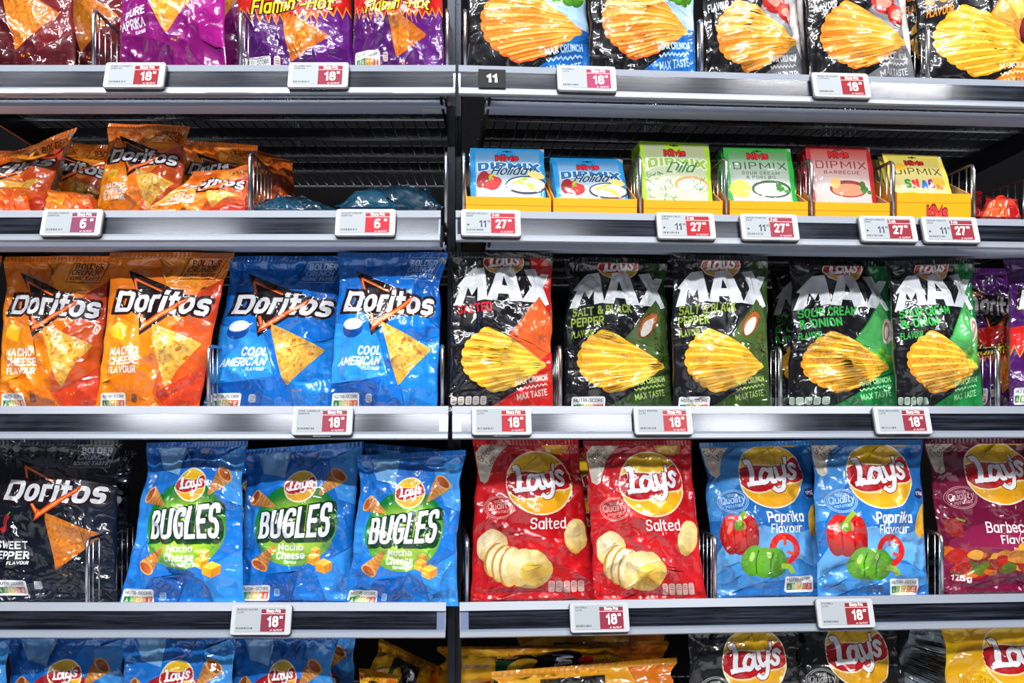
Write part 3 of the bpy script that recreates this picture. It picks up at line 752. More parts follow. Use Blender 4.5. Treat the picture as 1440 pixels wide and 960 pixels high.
# ------------------------------------------------------------------ the prints of the bags
def art_doritos(kind):
    spec = {'nacho': ('#e9790c', [('#d2521a', [(108, 120), (165, 60), (165, 253), (120, 253), (90, 215)]), ('#f28d17', [(0, 95), (60, 118), (70, 180), (0, 200)]), ('#cf3d1c', [(95, 215), (165, 175), (165, 225), (125, 253)]),
                                  ('#f0901f', [(60, 0), (110, 0), (140, 60), (90, 62)]), ('#c93d17', [(128, 70), (165, 45), (165, 110), (140, 105)])]),
            'cool': ('#0b74d6', [('#2a93ea', [(0, 110), (70, 130), (90, 190), (0, 205)]), ('#0560bd', [(110, 0), (165, 0), (165, 120), (130, 95)]), ('#1a86e2', [(100, 150), (165, 130), (165, 230), (120, 253)]), ('#0459b4', [(0, 200), (80, 195), (70, 253), (0, 253)])]),
            'pepper': ('#0d1220', [('#141b2e', [(110, 0), (165, 0), (165, 253), (130, 200)]), ('#101727', [(0, 190), (90, 215), (80, 253), (0, 253)])]),
            'maroon': ('#4e1019', [('#6d1a22', [(100, 60), (165, 40), (165, 170), (120, 200)]), ('#3f0b13', [(0, 180), (90, 200), (80, 253), (0, 253)])]),
            'paprika': ('#7c0d69', [('#9a117c', [(100, 60), (165, 40), (165, 200), (130, 190)]), ('#6a0a5c', [(0, 180), (90, 200), (80, 253), (0, 253)])]),
            'flamin': ('#470f5e', [('#5a1672', [(100, 130), (165, 110), (165, 230), (120, 240)])])}[kind]
    a = Art(165, 253, spec[0])
    for c, p in spec[1]: a.add(np.array(p, float), c)
    if kind == 'flamin':
        dor_logo(a, y=84)
        fl = []
        rs = np.random.RandomState(4)
        for x in np.linspace(0, 165, 15): fl += [(x, 163 + rs.rand() * 6 - .002 * (x - 80) ** 2), (x + 5, 153 - .002 * (x - 80) ** 2 + rs.rand() * 3)]
        a.add(np.array([(0, 112), (80, 104), (170, 108)] + fl[::-1]), '#e8921a')
        a.add(np.array([(0, 112), (80, 104), (170, 108)] + [(p[0], p[1] - 3.2) for p in fl[::-1]]), '#c01a14')
        a.text("Flamin'-Hot", 22, 152, 17, '#2c0812', wt=.15, fit=118, shear=.35, rot=-.03, grow=1.6)
        a.text("Flamin'-Hot", 22, 152, 17, '#ffd21e', wt=.15, fit=118, shear=.35, rot=-.03)
        tortilla(a, (66, 150), (137, 181), (80, 215), 5, '#e0862a', '#b85a18')
        for x in (104, 112, 120): a.line([(x, 168), (x - 3, 160), (x + 1, 152)], 1.6, '#e8791a', it=2)
        nutri(a, 5, 205, 46); pictos(a, 56, 207, 1)
        return a
    dor_logo(a, blk='#0b0d14' if kind == 'pepper' else '#140b0c')
    bolder(a, {'nacho': '#3a1608', 'cool': '#a9cdf2', 'pepper': '#a9b0bd'}.get(kind, '#d8c0c0'))
    if kind == 'paprika':
        tortilla(a, (40, 123), (131, 127), (80, 188), 7)
        for t, y, s_ in (('PURE', 160, 36), ('PAPRIKA', 174, 48)): a.text(t, 46, y, 11, '#f0eaf2', wt=.18, fit=s_, align='r', rot=-.12)
        a.text('FLAVOUR', 47, 183, 4.5, '#f0eaf2', wt=.2, fit=18, align='r', rot=-.1)
        return a
    if kind == 'nacho': tortilla(a, (76, 114), (154, 142), (108, 208), 3, '#f3c65a', '#dca038')
    elif kind == 'cool': tortilla(a, (75, 111), (153, 150), (106, 205), 2, '#f3c65c', '#e2a637')
    else: tortilla(a, (75, 113), (151, 147), (90, 200), 4, '#e0892c', '#bb641c')
    wc = '#f2f3f5'
    if kind == 'nacho':
        a.add(poly((12, 116), (22, 110), (39, 118), (38, 139), (14, 131)), '#f6b81e'); a.add(poly((12, 116), (22, 110), (39, 118), (30, 121)), '#ffd45a')
        for t, y, s_, h_ in (('NACHO', 160, 47, 12), ('CHEESE', 174, 53, 12), ('FLAVOUR', 186, 50, 10)):
            a.text(t, 14, y, h_, wc, wt=.19, fit=s_, shear=.12)
    elif kind == 'cool':
        a.add(ell(31, 122, 17, 13, 20), '#0a4a9c'); a.add(ell(31, 115, 16, 8.5, 20), '#dfe6f0'); a.add(ell(30, 116, 12, 5.5, 20), '#f6f8fb')
        a.add(poly((42, 113), (52, 111), (44, 117)), '#eef2f7')
        for t, y, s_, h_ in (('COOL', 160, 36, 13), ('AMERICAN', 175, 66, 13), ('FLAVOUR', 182, 25, 5)):
            a.text(t, 76, y, h_, wc, wt=.19, fit=s_, align='r', shear=.15)
    elif kind == 'pepper':
        a.line([(20, 118), (14, 128), (18, 136), (8, 142)], 8, '#b01e1e', it=2); a.line([(20, 118), (23, 113)], 2, '#5a8a2a')
        for t, y, s_, h_ in (('SWEET', 168, 48, 12), ('PEPPER', 183, 54, 12), ('FLAVOUR', 191, 26, 5)):
            a.text(t, 48, y, h_, wc, wt=.19, fit=s_, align='r', shear=.12)
    nutri(a, 6, 214, 42, 2); pictos(a, 58, 216, 1, '#b9c0cc' if kind != 'nacho' else '#8c4a1c')
    return a

def art_max(kind):
    col, fl, ftc, c0, c1 = {'salted': ('#c81f1c', ['SALTED'], '#d8202c', '#f4d243', '#dea41a'), 'pepper': ('#2f4a1c', ['SALT & BLACK', 'PEPPER', 'FLAVOUR'], '#87a03a', '#f2c42e', '#df9510'),
                        'cream': ('#157a3c', ['SOUR CREAM', '& ONION', 'FLAVOUR'], '#38b04c', '#efb832', '#da8414'), 'blue': ('#0f66b8', ['PAPRIKA', 'FLAVOUR'], '#3d93e0', '#efa033', '#d9501c'),
                        'ketchup': ('#6c6d72', ['HEINZ TOMATO', 'KETCHUP', 'FLAVOUR'], '#d9dbe0', '#f4a836', '#d8761a'), 'cheddar': ('#e8790f', ['CHEDDAR', '& ONION', 'FLAVOUR'], '#f08a1c', '#f0bc34', '#df9514')}[kind]
    a = Art(150, 255, '#101116')
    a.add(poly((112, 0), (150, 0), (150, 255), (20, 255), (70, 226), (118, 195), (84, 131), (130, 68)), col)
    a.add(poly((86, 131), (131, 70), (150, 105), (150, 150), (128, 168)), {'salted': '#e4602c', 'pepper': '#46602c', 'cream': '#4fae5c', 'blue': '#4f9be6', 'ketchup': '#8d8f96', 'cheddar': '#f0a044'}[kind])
    lay_logo(a, 78, 20, 28, 18, -.06)
    max_word(a, 4, 28, 142, 56)
    y = 97
    for k, t in enumerate(fl):
        h_ = 14 if t != 'FLAVOUR' else 11
        a.text(t, 10, y, h_, ftc, wt=.19, fit={'SALTED': 50, 'SALT & BLACK': 84, 'PEPPER': 44, 'FLAVOUR': 29, 'SOUR CREAM': 82, '& ONION': 58, 'HEINZ TOMATO': 92, 'KETCHUP': 60, 'CHEDDAR': 62, 'PAPRIKA': 60}[t], rot=-.06)
        y += h_ + 2.5
    if kind == 'pepper':
        a.add(ell(118, 110, 24, 12, 20, -.95), '#7c3d18'); a.add(ell(119, 109, 21, 9.5, 20, -.95), '#a8602c'); a.add(ell(117, 114, 17, 7, 18, -.95), '#d9d7d2', .3)
        rs = np.random.RandomState(2)
        for k in range(16): q = (90 + rs.rand() * 24, 139 + rs.rand() * 14); a.add(rect(q[0], q[1], q[0] + 2.4, q[1] + 2), '#e9e9ea')
        for k in range(22): q = (124 + rs.rand() * 18, 128 + rs.rand() * 30); a.add(ell(q[0], q[1], 1.1, 1.1, 6), '#1e1a14')
    if kind == 'cream':
        a.add(ell(138, 116, 10, 20, 18, .1), '#e8d9d0'); a.add(ell(137, 116, 6.5, 15, 16, .1), '#b98a78'); a.add(ell(137, 117, 4, 11, 14, .1), '#f3ece6')
        for q in ((122, 158, 12), (134, 165, 10), (128, 148, 8), (142, 158, 9)): a.add(ell(q[0], q[1], q[2], q[2] * .8, 14), rgrad(q[0] - 3, q[1] - 3, q[2] * 1.2, '#8fd14a', '#2c7f1e'))
    if kind == 'salted':
        for k in range(14): a.add(ell(86 - k * 1.2 + 9 * math.sin(k * 2.1), 122 + (k * 5) % 17, 1.4, 1.0, 6), '#a01820')
    if kind == 'blue':
        a.add(poly((60, 88), (150, 60), (150, 170), (110, 165)), '#a9c9ea'); pepper(a, 92, 108, 18, 26); pepper(a, 124, 120, 25, 23, False)
    if kind == 'ketchup':
        for q in ((108, 118, 20), (128, 135, 15)): a.add(ell(q[0], q[1], q[2], q[2] * .95, 22), rgrad(q[0] - 4, q[1] - 5, q[2] * 1.15, '#ef4a3c', '#9a1414')); a.add(ell(q[0], q[1], q[2] * .62, q[2] * .5, 16), '#f2907c')
        a.add(poly((134, 60), (150, 56), (150, 190), (138, 170)), '#e9e6e2')
    if kind == 'cheddar':
        a.add(poly((108, 110), (136, 106), (140, 128), (124, 136)), '#f6d768'); a.add(poly((108, 110), (136, 106), (126, 116)), '#fbe79a'); a.add(ell(140, 146, 12, 20, 18, .3), rgrad(138, 142, 20, '#a23a4e', '#5a1424'))
    hot = '#dd7a24' if kind in ('blue', 'ketchup') else None
    ridged(a, (140, 171), 16, 117, 140, 212, c0, c1, .3 if kind != 'cream' else .75, hot)
    tc_ = {'salted': '#f0d9cf', 'pepper': '#a9c06a', 'cream': '#9be09a', 'blue': '#bfe0ff', 'ketchup': '#c8c9cc', 'cheddar': '#ffd9a0'}[kind]
    a.text('MAX CRUNCH', 95, 202, 8.5, tc_, wt=.2, fit=48, rot=-.18)
    a.line([(96 + k * 3.0, 207.5 - k * .55 + (1.5 if k % 2 else -1.5)) for k in range(16)], 1.6, tc_)
    a.text('MAX TASTE', 98, 223, 9.5, tc_, wt=.17, fit=44, rot=-.18)
    if kind in ('salted', 'cream'): pictos(a, 2, 217, 5, '#d8cfcb' if kind == 'salted' else '#9fb6a6', '#6a5f5c')
    elif kind == 'blue': nutri(a, 8, 228, 40, 2); pictos(a, 55, 226, 1, '#9cc4ea')
    else: nutri(a, 10, 217, 46, 2)
    if kind == 'blue': a.text('185g e', 122, 238, 8, '#dfe9f4', wt=.15, fit=26)
    if kind == 'ketchup': a.text('185g e', 14, 244, 7, '#c8c9cc', wt=.15, fit=24)
    return a

def art_lays(kind):
    bgc, lite, mid = {'red': ('#b80f18', '#d3242a', '#c4161e'), 'blue': ('#1f6cb8', '#5fa4de', '#3f8bd0'), 'bbq': ('#6f0c33', '#8a1a46', '#7a1039'), 'black': ('#17181b', '#26282c', '#1d1e22'), 'yellow': ('#f0c010', '#f6d23a', '#e6aa12')}[kind]
    a = Art(170, 250, bgc)
    a.add(poly((0, 70), (40, 20), (100, 0), (125, 0), (50, 60), (0, 150), it=1), mid)
    a.add(poly((0, 175), (60, 130), (130, 150), (170, 135), (170, 215), (120, 178), (60, 200), (0, 240), it=1), lite if kind != 'red' else mid)
    a.add(poly((0, 205), (70, 180), (170, 200), (170, 232), (90, 215), (0, 250), it=1), mid)
    if kind in ('red', 'blue', 'bbq'):
        a.add(poly((2, 0), (64, -4), (38, 18), (24, 38), (17, 64), (2, 56), it=1), '#cfc4b4')
        a.text('Greener', 10, 30, 11, '#6a4a3a', wt=.13, fit=34, rot=-.75); a.text('Less', 22, 36, 10, '#6a4a3a', wt=.13, fit=18, rot=-.7)
    thin_crisp(a, 130, 4, 22, 13, .2, '#e9b93c', '#c98a20')
    lay_logo(a, 100, 61, 51, 47)
    a.text('R', 150, 74, 3, '#f3e7c4', wt=.15)
    stamp(a, 37, 98, 22, 17, {'red': '#e0a8a0', 'blue': '#bcd8f0', 'bbq': '#d8a0b0', 'black': '#b8b8b4', 'yellow': '#c98a12'}[kind])
    wc = '#f2f1ee'
    if kind == 'red':
        a.text('Salted', 83, 131, 17, wc, wt=.12, fit=54, shear=.02)
        for k, (cx, cy, rx, ry, ro) in enumerate(((26, 156, 22, 26, .3), (34, 178, 15, 26, .25), (43, 184, 14, 28, .2), (54, 188, 15, 30, .15), (77, 190, 31, 31, 0))):
            if k in (1, 2, 3): a.add(ell(cx - 2, cy, rx + .5, ry + 1, 22, ro), '#b98a3c')
            thin_crisp(a, cx, cy, rx, ry, ro, '#f4e6bc' if k < 4 else '#f1e2ae', '#dcb86a' if k < 4 else '#e0bc5c')
        a.add(ell(84, 198, 20, 18, 20), rgrad(88, 202, 22, '#dca21e', '#eccb58'), .2)
        thin_crisp(a, 149, 142, 17, 27, .25, '#f1e0a0', '#dcb452')
        pictos(a, 104, 211, 5, '#e2b9b0', '#7c3a38', 8.5, 18)
    elif kind == 'blue':
        a.text('Paprika', 84, 131, 17, wc, wt=.15, fit=58); a.text('Flavour', 89, 147, 14, wc, wt=.14, fit=48)
        a.line(ell(107, 172, 19, 20, 22), 9.5, '#cf1f1c', True); a.line([(107, 152), (108, 166)], 5, '#d9492c'); a.line([(122, 180), (111, 176)], 5, '#d9492c')
        pepper(a, 41, 147, 30, 34); pepper(a, 76, 190, 35, 26, False, .1)
        thin_crisp(a, 164, 128, 14, 26, .3, '#f8cc3c', '#e39b16')
        a.add(ell(161, 88, 8, 8, 18), '#2a2f63'); a.text('175g', 161, 90, 5, '#e4e6f2', wt=.17, fit=12, align='c')
        nutri(a, 108, 214, 46, 2); a.add(rect(128, 196, 138, 212, 2), '#8fb8e0', clip=rect(0, 0, 1, 1))
    elif kind == 'bbq':
        a.text('Barbecue', 63, 152, 17, wc, wt=.13, fit=74); a.text('Flavour', 82, 169, 13, wc, wt=.13, fit=48)
        rs = np.random.RandomState(9)
        for k in range(34):
            cx, cy = 6 + rs.rand() * 160, 184 + rs.rand() * 30 - (16 if k % 5 == 0 else 0); r = 9 + rs.rand() * 10
            a.add(poly(*[(cx + r * (.7 + .5 * rs.rand()) * math.cos(t), cy + r * (.5 + .4 * rs.rand()) * math.sin(t)) for t in np.linspace(0, 5.6, 7)], it=1), ('#c8641a', '#e0a02c', '#b4221c', '#8a2a16', '#d8882a', '#5a6a1c')[k % 6], .4)
        a.add(poly((8, 134), (22, 128), (34, 140), (28, 160), (12, 156), it=1), '#a0201e'); a.line([(24, 130), (36, 134)], 3, '#7a9a2c')
        a.text('175g', 12, 225, 9, wc, wt=.17, fit=26, rot=.1)
    elif kind == 'black':
        a.text('Salt & Pepper', 84, 131, 15, wc, wt=.13, fit=70)
    else:
        a.text('Natural', 84, 131, 17, '#7a2a10', wt=.13, fit=58)
        a.add(poly((60, 180), (110, 160), (140, 200), (90, 230), it=1), '#e69a18')
    return a

def art_bugles(kind):
    a = Art(165, 245, '#1673cf')
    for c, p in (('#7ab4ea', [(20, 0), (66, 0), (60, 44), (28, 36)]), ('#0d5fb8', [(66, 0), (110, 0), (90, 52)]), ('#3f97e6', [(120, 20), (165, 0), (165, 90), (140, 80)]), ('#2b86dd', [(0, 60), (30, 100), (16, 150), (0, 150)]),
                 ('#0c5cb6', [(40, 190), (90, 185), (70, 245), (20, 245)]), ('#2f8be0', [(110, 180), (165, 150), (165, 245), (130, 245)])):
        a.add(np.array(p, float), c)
    g = kind == 'green'
    a.add(ell(81, 115, 62, 63, 44), rgrad(84, 128, 64, '#b9e02c', '#0f7a30', 1.5) if g else rgrad(84, 128, 64, '#d8342c', '#a00f18', 1.5))
    a.line(ell(81, 115, 54, 55, 40, a0=.6, a1=3.0), 3, '#49a83a' if g else '#c9342c')
    lay_logo(a, 85, 58, 22, 22)
    cone(a, (114, 72), (138, 44), 15); cone(a, (49, 87), (17, 72), 13); cone(a, (52, 146), (30, 176), 14, '#a03a1c')
    cone(a, (30, 152), (14, 148), 11, '#7a2a12') if False else None
    bl = lambda q, w: np.stack((q[:, 0], q[:, 1] * (.86 + .26 * np.clip(q[:, 0] / w, 0, 1))), 1)
    kw = dict(wt=.145, sp=.055, sx=.62, fit=106, shear=.05, warp=bl)
    a.text('BUGLES', 29, 138, 46, '#0b3d1e' if g else '#4a0710', grow=4.6, **kw)
    a.text('BUGLES', 26, 135, 46, '#0d2f1a' if g else '#3a0710', grow=2.2, **kw)
    a.text('BUGLES', 26, 135, 46, '#eef1f4', **kw)
    wc = '#f2f6ee'
    a.text('Nacho' if g else 'Original', 77, 154, 11, wc, wt=.18, fit=38, align='c'); a.text('Cheese' if g else 'Salted', 77, 167, 12, wc, wt=.18, fit=42, align='c')
    a.text('flavour', 77, 174, 6, wc, wt=.17, fit=20, align='c')
    cheese_cube(a, 113, 156, 7); cheese_cube(a, 110, 168, 10); cheese_cube(a, 124, 179, 12)
    nutri(a, 2, 207, 44, 2); pictos(a, 52, 212, 1, '#7fb4e6')
    return a

def art_plain(kind):
    if kind == 'teal':
        a = Art(150, 120, '#08293a', 6)
        for k in range(3): a.text('fraich et croustillant sans additif', 40, 40 + 8 * k, 5, '#a9c4cc', wt=.15, fit=84, it=1)
        a.add(poly((70, 8), (110, 4), (116, 12), (80, 16)), '#c98a2c'); a.add(poly((0, 80), (60, 70), (90, 120), (0, 120)), '#0d3a50')
        return a
    if kind == 'multi':
        a = Art(260, 120, '#eaa010', 6)
        a.add(poly((0, 20), (60, 0), (110, 40), (30, 90)), '#f4b82c'); a.add(poly((190, 0), (260, 0), (260, 120), (220, 80)), '#e0780f')
        a.add(rect(62, 14, 160, 108), '#101116'); a.add(rect(62, 40, 92, 108), '#175a38')
        a.add(ell(92, 58, 17, 20, 18), '#e8b430', .3)
        lp = Art(1, 1, '#000000'); max_word(lp, 0, 0, 56, 22)
        for l, c, s_, cl in lp.L: a.add([np.stack((150 - q[:, 1], 34 + q[:, 0]), 1) for q in l], '#e6e9ee')
        a.text('x2', 72, 92, 14, '#e6e9ee', wt=.15, fit=15, rot=PI / 2 * .0)
        a.add(ell(166, 62, 9, 11, 18), '#c0141e')
        stamp(a, 200, 60, 24, 20, '#8a5a10'); pictos(a, 14, 50, 4, '#d9b48a', '#6a4a2a')
        a.add(poly((0, 95), (60, 88), (62, 120), (0, 120)), '#b8241c')
        return a
    if kind == 'backgrey':
        a = Art(150, 230, '#83909b', 6)
        for k in range(24): a.line([(14, 26 + k * 4.6), (136 - (k * 37) % 30, 26 + k * 4.6)], 1.3, '#5a636c')
        for x0 in (20, 84): a.line(rect(x0, 146, x0 + 50, 216), .9, '#47505a', True)
        for k in range(8):
            a.line([(24, 154 + k * 8), (64, 154 + k * 8)], 1.2, '#5a636c'); a.line([(88, 154 + k * 8), (128, 154 + k * 8)], 1.2, '#5a636c')
        return a
    if kind == 'orangeback':
        a = Art(150, 120, '#d2600f', 6); a.add(poly((0, 0), (80, 0), (50, 60), (0, 50)), '#e8841a'); a.add(poly((80, 60), (150, 40), (150, 120), (60, 120)), '#c24a12')
        return a
    if kind == 'red':
        a = Art(150, 120, '#a60f14', 6); a.add(poly((0, 20), (150, 50), (150, 90), (0, 70)), '#d8301c'); a.add(poly((20, 80), (90, 70), (110, 120), (10, 120)), '#c8501c')
        return a
ARTS = {}
def A(fn, kind):
    if (fn, kind) not in ARTS:
        ARTS[(fn, kind)] = fn(kind)
        w = {art_doritos: (14, 246), art_max: (13, 244), art_lays: (3, 241) if kind == 'red' else (15, 246), art_bugles: (4, 232)}.get(fn)
        if w: ARTS[(fn, kind)].win = w
    return ARTS[(fn, kind)]

# ------------------------------------------------------------------ setting
fl = MB(); fl.box(-4, 4, -5, 1.2, -.05, 0); o = fl.build('floor', M['floor']); tag(o, 'pale tiled shop floor in front of the shelves', 'floor', kind='structure')
for bay, t0, t1, side in (('L', -1.6, -.15, 'left'), ('R', .0, 1.75, 'right')):
    b = MB(); b.box(t0, t1, .84, .865, 0, 2.35)
    p = world(0, 0, 0, bay); o = b.build('wall_' + side, M['black']); o.location = p; o.rotation_euler = (0, 0, BAY[bay][3])
    tag(o, 'black back panel of the %s shelving bay' % side, 'wall', kind='structure')

# ------------------------------------------------------------------ shelves
LIP = [93, 297, 571.5, 847, 1123]
ZL = [H + (HY - p) * PX * (1 + .024 / D) for p in LIP]
DECK = [z - .016 for z in ZL]
def shelf(bay, k, t0, t1, r0, r1, label, cap0=False, cap1=False):
    z0 = ZL[k]
    root = empty('wire_shelf', world(0, 0, z0 - .052, bay), BAY[bay][3]); tag(root, label, 'shelf', 'wire shelves of the two bays')
    zz = .052
    m = MB(); n = int((t1 - t0) / .0209)
    for i in range(n + 1):
        t = t0 + .006 + i * (t1 - t0 - .012) / n
        m.path([(t, .036, zz - .040), (t, .037, zz - .0175), (t, .80, zz - .0175)], .0015, 5)
    for d in (.11, .24, .372, .506, .64, .78):
        m.path([(t0, d, zz - .0216), (t1, d, zz - .0216)], .0028, 6)
    m.build('wire_deck', M['wire'], root)
    for d0, d1 in ((.185, .236), (.305, .368), (.435, .502), (.565, .636)):
        b = MB(); b.box(t0 + .003, t1 - .003, d0, d1, zz - .0182, zz - .0174); b.build('support_slat', M['slat'], root)
    b = MB(); b.extrude_x([(.060, zz - .0515), (.104, zz - .0515), (.104, zz - .041), (.100, zz - .041), (.100, zz - .047), (.064, zz - .047), (.064, zz - .042), (.060, zz - .042)], t0, t1)
    b.build('front_beam', M['beam'], root)
    for t in (t0 + .004, t1 - .004):
        s = MB(); s.add([(t + a, d, z) for a in (-.002, .002) for d, z in ((.036, zz - .05), (.82, zz - .08), (.82, zz - .02), (.036, zz - .02))],
              [(0, 1, 2, 3), (7, 6, 5, 4), (0, 4, 5, 1), (1, 5, 6, 2), (2, 6, 7, 3), (3, 7, 4, 0)])
        s.build('side_bracket', M['darksteel'], root)
    r = MB(); q = [(.030, 0), (.021, .0008), (.0145, -.0112), (.0175, -.0125), (.0085, -.0385), (.0050, -.0390), (.0045, -.0425), (.0022, -.0430), (.0, -.0490), (.003, -.0512), (.016, -.0500), (.032, -.004)]
    r.extrude_x([(a, zz + c) for a, c in q][::-1], r0, r1)
    rail = r.build('price_rail', M['plastic'], root)
    i0, i1 = r0 + (.014 if cap0 else .003), r1 - (.014 if cap1 else .003)
    f = MB(); f.extrude_x([(.0172, zz - .0128), (.0165, zz - .0128), (.0078, zz - .0383), (.0085, zz - .0383)], i0, i1)
    f.build('rail_insert', M['insert'], rail)
    c = MB(); c.extrude_x([(.0140, zz - .0114), (.0134, zz - .0114), (.0046, zz - .0390), (.0052, zz - .0390)], r0 + .001, r1 - .001)
    c.build('clear_cover', M['clear'], rail)
    return root
xt = lambda px: (px - CX) * PX * 1.005
TL0, TL1 = xt(-75), xt(622)
TR0, TR1 = .046, 1.06
rr = lambda px: local(P(px, 573, .01, 'R'), 'R')[0]
names = [('top shelf', 'maroon and purple tortilla bags', 'black ridged crisp bags with blue and tomato artwork'), ('second shelf', 'small orange tortilla bags', 'dip mix cartons'),
         ('third shelf', 'large orange and blue tortilla bags', 'black ridged crisp bags with huge white letters'), ('fourth shelf', 'blue cone snack bags', 'red and blue crisp bags'), ('bottom shelf', 'red and blue cone snack bags', 'black and yellow crisp bags')]
for k in range(5):
    shelf('L', k, TL0, TL1, xt(-75), xt([640, 619, 630, 626.5, 627][k]), 'wire %s with price rail carrying the %s' % (names[k][0], names[k][1]), cap1=k in (2, 3))
    shelf('R', k, TR0, TR1, rr([645, 641, 636, 646.5, 646][k]), TR1 + .01, 'wire %s carrying the %s' % (names[k][0], names[k][2]), cap0=k in (2, 3))
# uprights between the bays
def upright(px, d, w, dep, mname, label, z1=2.35):
    p = P(px, HY, d); b = MB(); b.box(-w / 2, w / 2, 0, dep, 0, z1)
    for i in range(46):
        z = .15 + i * .048
        b.box(-w * .16, w * .16, -.0008, 0, z, z + .022)
    o = b.build('shelf_upright', M[mname]); o.location = (p.x, p.y, 0); tag(o, label, 'upright')
upright(634.5, .10, .012, .03, 'upright', 'slim dark steel upright in the gap, on the side of the orange bags')
upright(644, .12, .010, .03, 'upright', 'slim steel upright in the gap, on the side of the dip mix cartons')
upright(-72, .3, .03, .05, 'darksteel', 'dark steel upright at the far end of the tortilla bag bay')

# ------------------------------------------------------------------ wire dividers
def make_divider():
    r = empty('wire_divider', (0, 0, 0)); m = MB(); h = .113; L_ = .43
    m.path([(0, 0, 0), (0, 0, h - .012), (0, .004, h - .004), (0, .012, h), (0, L_ - .01, h), (0, L_, h - .01), (0, L_, 0)], .0028, 8)
    m.path([(0, 0, .004), (0, L_, .004)], .0022, 6)
    m.path([(0, .008, 0), (0, .008, h - .004)], .0020, 6)
    m.build('frame', M['steel'], r, True)
    g = MB()
    for i in range(1, 18): g.path([(0, i * L_ / 18, .004), (0, i * L_ / 18, h)], .0013, 5)
    g.build('wire_grid', M['steel'], r, True)
    return r
DIV0 = make_divider(); dused = [False]
def divider(px, k, bay, label, d=.04, yaw=0., py=None):
    if not dused[0]: r = DIV0; dused[0] = True
    else:
        r = DIV0.copy(); COL.objects.link(r)
        for c in list(DIV0.children): q = c.copy(); q.parent = r; COL.objects.link(q)
    t = local(P(px, LIP[k], d, bay), bay)[0]
    r.location = world(t, d, DECK[k], bay); r.rotation_euler = (0, 0, BAY[bay][3] + yaw)
    tag(r, label, 'divider', 'wire shelf dividers')
divider(131, 0, 'L', 'wire divider between the maroon bags and the pure paprika bag')
divider(338, 0, 'L', 'wire divider between the magenta bags and the purple flame bag')
divider(629, 0, 'L', 'wire divider at the gap beside the last purple flame bag', .035, yaw=AR * .5)
divider(654, 0, 'R', 'wire divider at the gap beside the first black and blue bag', .035, yaw=0)
divider(987, 0, 'R', 'wire divider between the blue pepper bag and the tomato bag', .045)
divider(1306, 0, 'R', 'wire divider between the tomato bag and the cheddar bag', .045)
divider(351, 1, 'L', 'wire divider between the small orange bags and the flat teal bags')
divider(627, 1, 'L', 'wire divider at the gap beside the flat teal bags', .035, yaw=AR * .5)
divider(652, 1, 'R', 'wire divider at the gap beside the first blue sachet carton', .035, yaw=0)
divider(900.5, 1, 'R', 'wire divider between the blue sachet cartons and the lime sachet carton', .036)
divider(1021.3, 1, 'R', 'wire divider between the lime and the dark green sachet cartons', .036)
divider(1141.3, 1, 'R', 'wire divider between the dark green and the red sachet cartons', .036)
divider(1256.3, 1, 'R', 'wire divider between the red and the yellow sachet cartons', .036)
divider(1370, 1, 'R', 'wire divider beyond the yellow sachet carton, next to the flat red bags', .045)
divider(1462, 1, 'R', 'wire divider standing behind the flat red bags at the picture edge', .10)
divider(293, 2, 'L', 'wire divider between the orange and the blue tortilla bags')
divider(622, 2, 'L', 'wire divider beside the last blue tortilla bag, under the teal bags', .035, yaw=AR * .5)
divider(788, 2, 'R', 'wire divider between the red salted bag and the pepper bags', .045)
divider(1098, 2, 'R', 'wire divider between the pepper bags and the green onion bags', .045)
divider(1404, 2, 'R', 'wire divider between the green onion bags and the purple bags', .045)
divider(122, 3, 'L', 'wire divider between the black tortilla bag and the green disc snack bags', .04)
divider(657, 3, 'R', 'wire divider at the gap beside the first red crisp bag', .035, yaw=0)
divider(1006, 3, 'R', 'wire divider between the red and the blue crisp bags', .035)
divider(1325, 3, 'R', 'wire divider between the blue and the burgundy crisp bags', .035)

# ------------------------------------------------------------------ bags
TOR, RID, CRI, CON = 'tortilla_chip_bag', 'ridged_crisp_bag', 'potato_crisp_bag', 'corn_cone_bag'
def q4(tl, tr, br, bl): return (tl, tr, br, bl)
def dor(kind, label, quad, grp, **k):
    sc = {'nacho': '#c9640c', 'cool': '#0a5cb0', 'pepper': '#0e1424', 'maroon': '#43101a', 'paprika': '#8a0f74', 'flamin': '#4e1266'}[kind]
    return bag(TOR, label, 'crisp bag', grp, A(art_doritos, kind), quad, seal=sc, back=k.pop('back', '#8a8d96'), **k)
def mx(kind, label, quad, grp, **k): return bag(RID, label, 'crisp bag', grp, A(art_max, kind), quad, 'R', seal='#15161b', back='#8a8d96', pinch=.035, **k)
def lay(kind, label, quad, grp, **k):
    sc = {'red': '#a80e16', 'blue': '#2a72b8', 'bbq': '#640c30', 'black': '#17181b', 'yellow': '#e0b010'}[kind]
    return bag(CRI, label, 'crisp bag', grp, A(art_lays, kind), quad, 'R', seal=sc, pinch=.035, **k)
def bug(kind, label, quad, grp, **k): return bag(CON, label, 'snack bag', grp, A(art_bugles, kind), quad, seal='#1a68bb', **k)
F, B_ = (.085, .068), (.20, .19)
